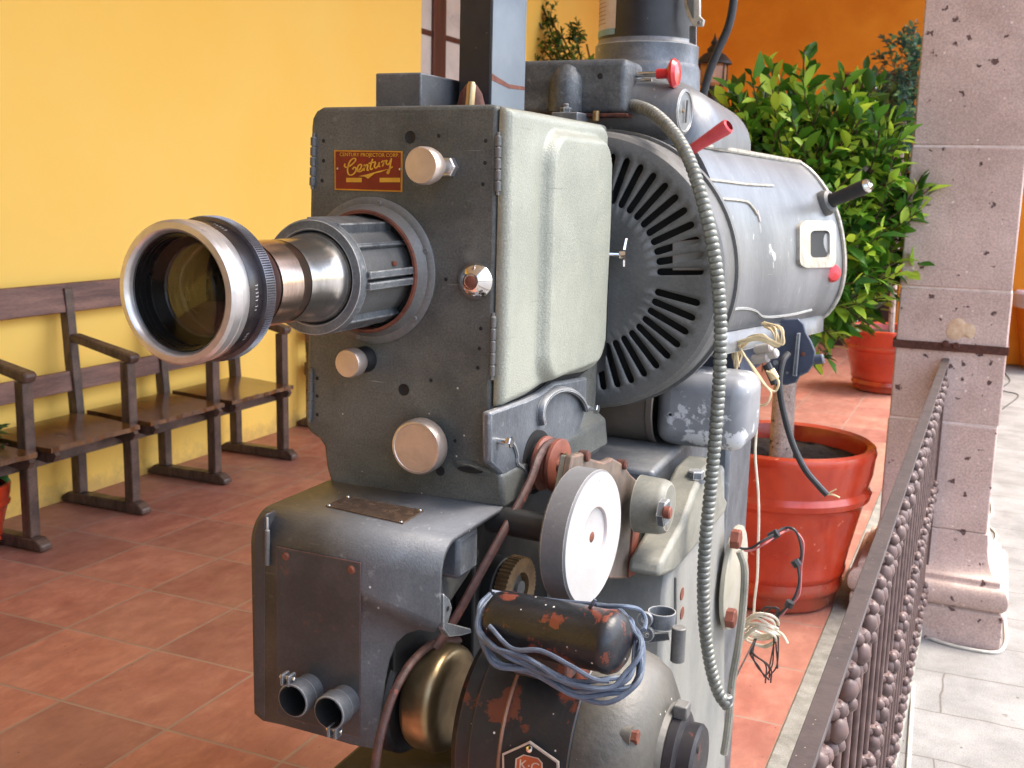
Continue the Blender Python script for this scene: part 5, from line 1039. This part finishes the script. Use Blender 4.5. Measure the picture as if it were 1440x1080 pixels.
MB().tube([PY(a, b, 2.195) for a, b in ((1083, 520), (1090, 533))], .0095, 10, smooth=1).build('holder_collar', M_cream, sp_)
# round end plates at the rear of the pedestal
c = PX(1036, 812, -.43)
rp = MB().lathe([(0, -.012), (.105, -.012), (.108, -.010), (.108, -.002), (.105, 0), (0, 0)], c, (1, .0, 0), 64).build('round_rear_cover', mat('cream_white_enamel', s(184, 182, 170), s(166, 160, 142), 8, .35), pd)
for a, b in ((1029, 757), (1022, 868)):
    MB().hexa(PX(a, b, -.43), (1, 0, 0), .020, .018).build('brown_nut', M_rustp, rp)

# ---- conduit and cables
fc = MB().tube([PY(a, b, y) for a, b, y in ((876, 149, 1.98), (895, 149, 1.95), (920, 160, 1.90), (948, 188, 1.84), (968, 222, 1.80), (984, 268, 1.775), (998, 325, 1.765), (1008, 385, 1.765), (1013, 450, 1.765), (1012, 520, 1.765), (1007, 600, 1.765), (1000, 680, 1.765), (992, 760, 1.765), (989, 830, 1.77), (992, 890, 1.78), (1000, 940, 1.79), (1011, 975, 1.80), (1023, 992, 1.81))], .0113, 14, ribs=.0105, rib=.24, smooth=10).build('flexible_conduit', M_duct, pj, ang=80)
MB().cyl(PY(1022, 978, 1.81), V((.1, 0, -1)), .010, .02, .002, 16).build('conduit_ferrule', M_silv, fc)
MB().tube([PY(a, b, 1.95) for a, b in ((1040, 775), (1047, 800), (1045, 850), (1038, 910), (1030, 955), (1026, 1000), (1022, 1035), (1018, 1060))], .0075, 10).build('rear_conduit', M_pedy, pj)
MB().tube([PY(a, b, 2.5) for a, b in ((1034, -40), (1031, 5), (1024, 38), (1010, 70), (998, 100), (990, 128), (985, 150))], .0095, 12).build('black_hose', M_blkw, pj)
random.seed(8)
def wires(name, label, m, paths, r, cat='cable', loc=None):
    mb = MB()
    for p in paths: mb.tube([PY(a, b, y) for a, b, y in p], r, 6, smooth=8)
    a, b, y = paths[0][0]; o = mb.build(name, m, None, loc=loc or PY(a, b, y)); return tag(o, label, cat)
tang = []
for k in range(6):
    j = lambda q=7: random.uniform(-q, q)
    tang.append([(1040+j(), 480+j(), 2.18), (1034+j(2), 495+j(), 2.15), (1040+j(), 520+j(), 2.15), (1036+j(), 500, 2.16), (1044+j(), 480+j(), 2.14), (1070+j(), 474+j(), 2.13), (1095+j(), 486+j(2), 2.13), (1093+j(), 468+j(), 2.14), (1078+j(), 460+j(), 2.18)])
tang.append([(1041, 490, 2.14), (1052, 508, 2.13), (1065, 528, 2.12), (1078, 544, 2.12), (1090, 550, 2.13), (1095, 538, 2.13), (1088, 527, 2.14), (1078, 522, 2.15)])
tang.append([(1045, 498, 2.14), (1062, 520, 2.13), (1075, 540, 2.12), (1084, 552, 2.12), (1080, 566, 2.12), (1072, 570, 2.13), (1066, 568, 2.14)])
wires('cable_tangle', 'tangle of cream wires bunched under the grey lamphouse', M_cream, tang, .0024)
hang = [(1066, 568, 2.14), (1064, 600, 2.15), (1062, 640, 2.15), (1066, 690, 2.15), (1067, 730, 2.15), (1066, 770, 2.15), (1065, 810, 2.15), (1061, 845, 2.15), (1060, 868, 2.15)]
w2 = [hang]
for k in range(7):
    a = k*.9; w2.append([(1046+j(4), 874+3.4*k+j(3), 2.15), (1062+j(3), 864+3.6*k+j(3), 2.12), (1082+j(4), 869+4*k+j(3), 2.12), (1092+j(4), 880+3*k+j(3), 2.15), (1075, 890+3*k+j(3), 2.19), (1052, 884+3*k+j(3), 2.18), (1046+j(4), 876+3.4*k, 2.155)])
w2.append([(1088, 885, 2.14), (1100, 892, 2.14), (1108, 905, 2.13)])
wires('hanging_cable', 'long white cable hanging down to its own wound hank in front of the red pot', M_cream if False else mat('off_white_cable', s(226, 216, 196), s(206, 194, 170), 30, .5), w2, .0027)
dk = []
for k in range(6):
    dk.append([(1062+j(3), 898, 2.16), (1056+j(4), 918+j(3), 2.15), (1062+4*k+j(3), 935+j(5), 2.14), (1078+j(6), 955+j(6), 2.14)])
dk.append([(1062, 900, 2.16), (1046, 930, 2.1), (1034, 955, 2.0), (1026, 975, 1.9)])
for k in range(4): dk.append([(1068+j(4), 870, 2.16), (1080+j(6), 855+j(3), 2.15), (1094+j(4), 860+j(4), 2.15), (1090+j(5), 880, 2.15), (1089+j(6), 930+j(6), 2.15), (1085+j(8), 945+j(8), 2.15)])
wires('loose_leads', 'thin dark leads dangling from the white cable hank', mat('brown_black_lead', s(74, 62, 58), s(52, 44, 42), 30, .6), dk, .0016)
arc = [(1032, 758, 2.1), (1040, 770, 2.1), (1055, 771, 2.1), (1070, 762, 2.1), (1086, 753, 2.12), (1102, 743, 2.15), (1116, 744, 2.15), (1124, 758, 2.15), (1127, 780, 2.15), (1122, 795, 2.15), (1124, 815, 2.15), (1118, 838, 2.15), (1105, 855, 2.15), (1094, 866, 2.15)]
mb = MB(); mb.tube([PY(a, b, y) for a, b, y in arc], .0028, 6); mb.mi = 1; mb.tube([PY(a+2+(i % 2)*3, b+(3 if i < 9 else 0), y+.004) for i, (a, b, y) in enumerate(arc)], .0024, 6)
mb.mi = 0
for a, b, c_, d in ((1082, 756, 1094, 749), (1117, 788, 1122, 796), (1112, 846, 1108, 853)): mb.tube([PY(a, b, 2.13), PY(c_, d, 2.13)], .009, 8, smooth=1)
o = mb.build('twisted_leads', [M_blkw, M_pinkw], None, loc=PY(1040, 770, 2.1)); tag(o, 'arched pink and black twisted leads taped at three spots', 'cable')
mb = MB(); mb.tube([PY(a, b, y) for a, b, y in ((1108, 497, 2.3), (1100, 510, 2.28), (1096, 540, 2.27), (1102, 580, 2.27), (1115, 625, 2.27), (1132, 660, 2.27), (1150, 682, 2.27), (1163, 696, 2.27))], .0068, 10)
mb.mi = 1; mb.tube([PY(a, b, 2.27) for a, b in ((1162, 695), (1172, 696), (1181, 700))], .0022, 6); mb.tube([PY(a, b, 2.27) for a, b in ((1162, 695), (1170, 691), (1176, 688))], .0014, 5)
o = mb.build('stripped_cable', [M_blkw, M_cream], None, loc=PY(1108, 497, 2.3)); tag(o, 'thick black cable with a stripped end over the red pot', 'cable')
# cables on the courtyard ground
def gcable(name, label, pts, m, r=.006):
    o = MB().tube([PZ(a, b, -.05+r) for a, b in pts], r, 8, smooth=8).build(name, m, None, loc=PZ(pts[0][0], pts[0][1], -.05)); return tag(o, label, 'cable')
M_wc = mat('white_ground_cable', s(214, 208, 196), s(190, 184, 172), 20, .5)
gcable('ground_cable', 'white cable looped on the ground round the pillar base', [(1296, 893), (1330, 905), (1370, 914), (1402, 917), (1414, 905), (1414, 880), (1410, 850)], M_wc)
gcable('ground_cable', 'pale cable lying on the ground along the foot of the railing', [(1284, 960), (1282, 1000), (1279, 1050), (1276, 1100)], M_wc)
gcable('ground_cable', 'wavy cable lying on the sunny ground right of the pillar', [(1392, 700), (1395, 720), (1388, 735), (1400, 750), (1398, 762), (1388, 770)], M_wc, .005)
gcable('thin_ground_wire', 'thin dark zigzag wire on the ground far right of the pillar', [(1408, 520), (1420, 535), (1408, 548), (1432, 556), (1410, 575)], M_blkw, .004)
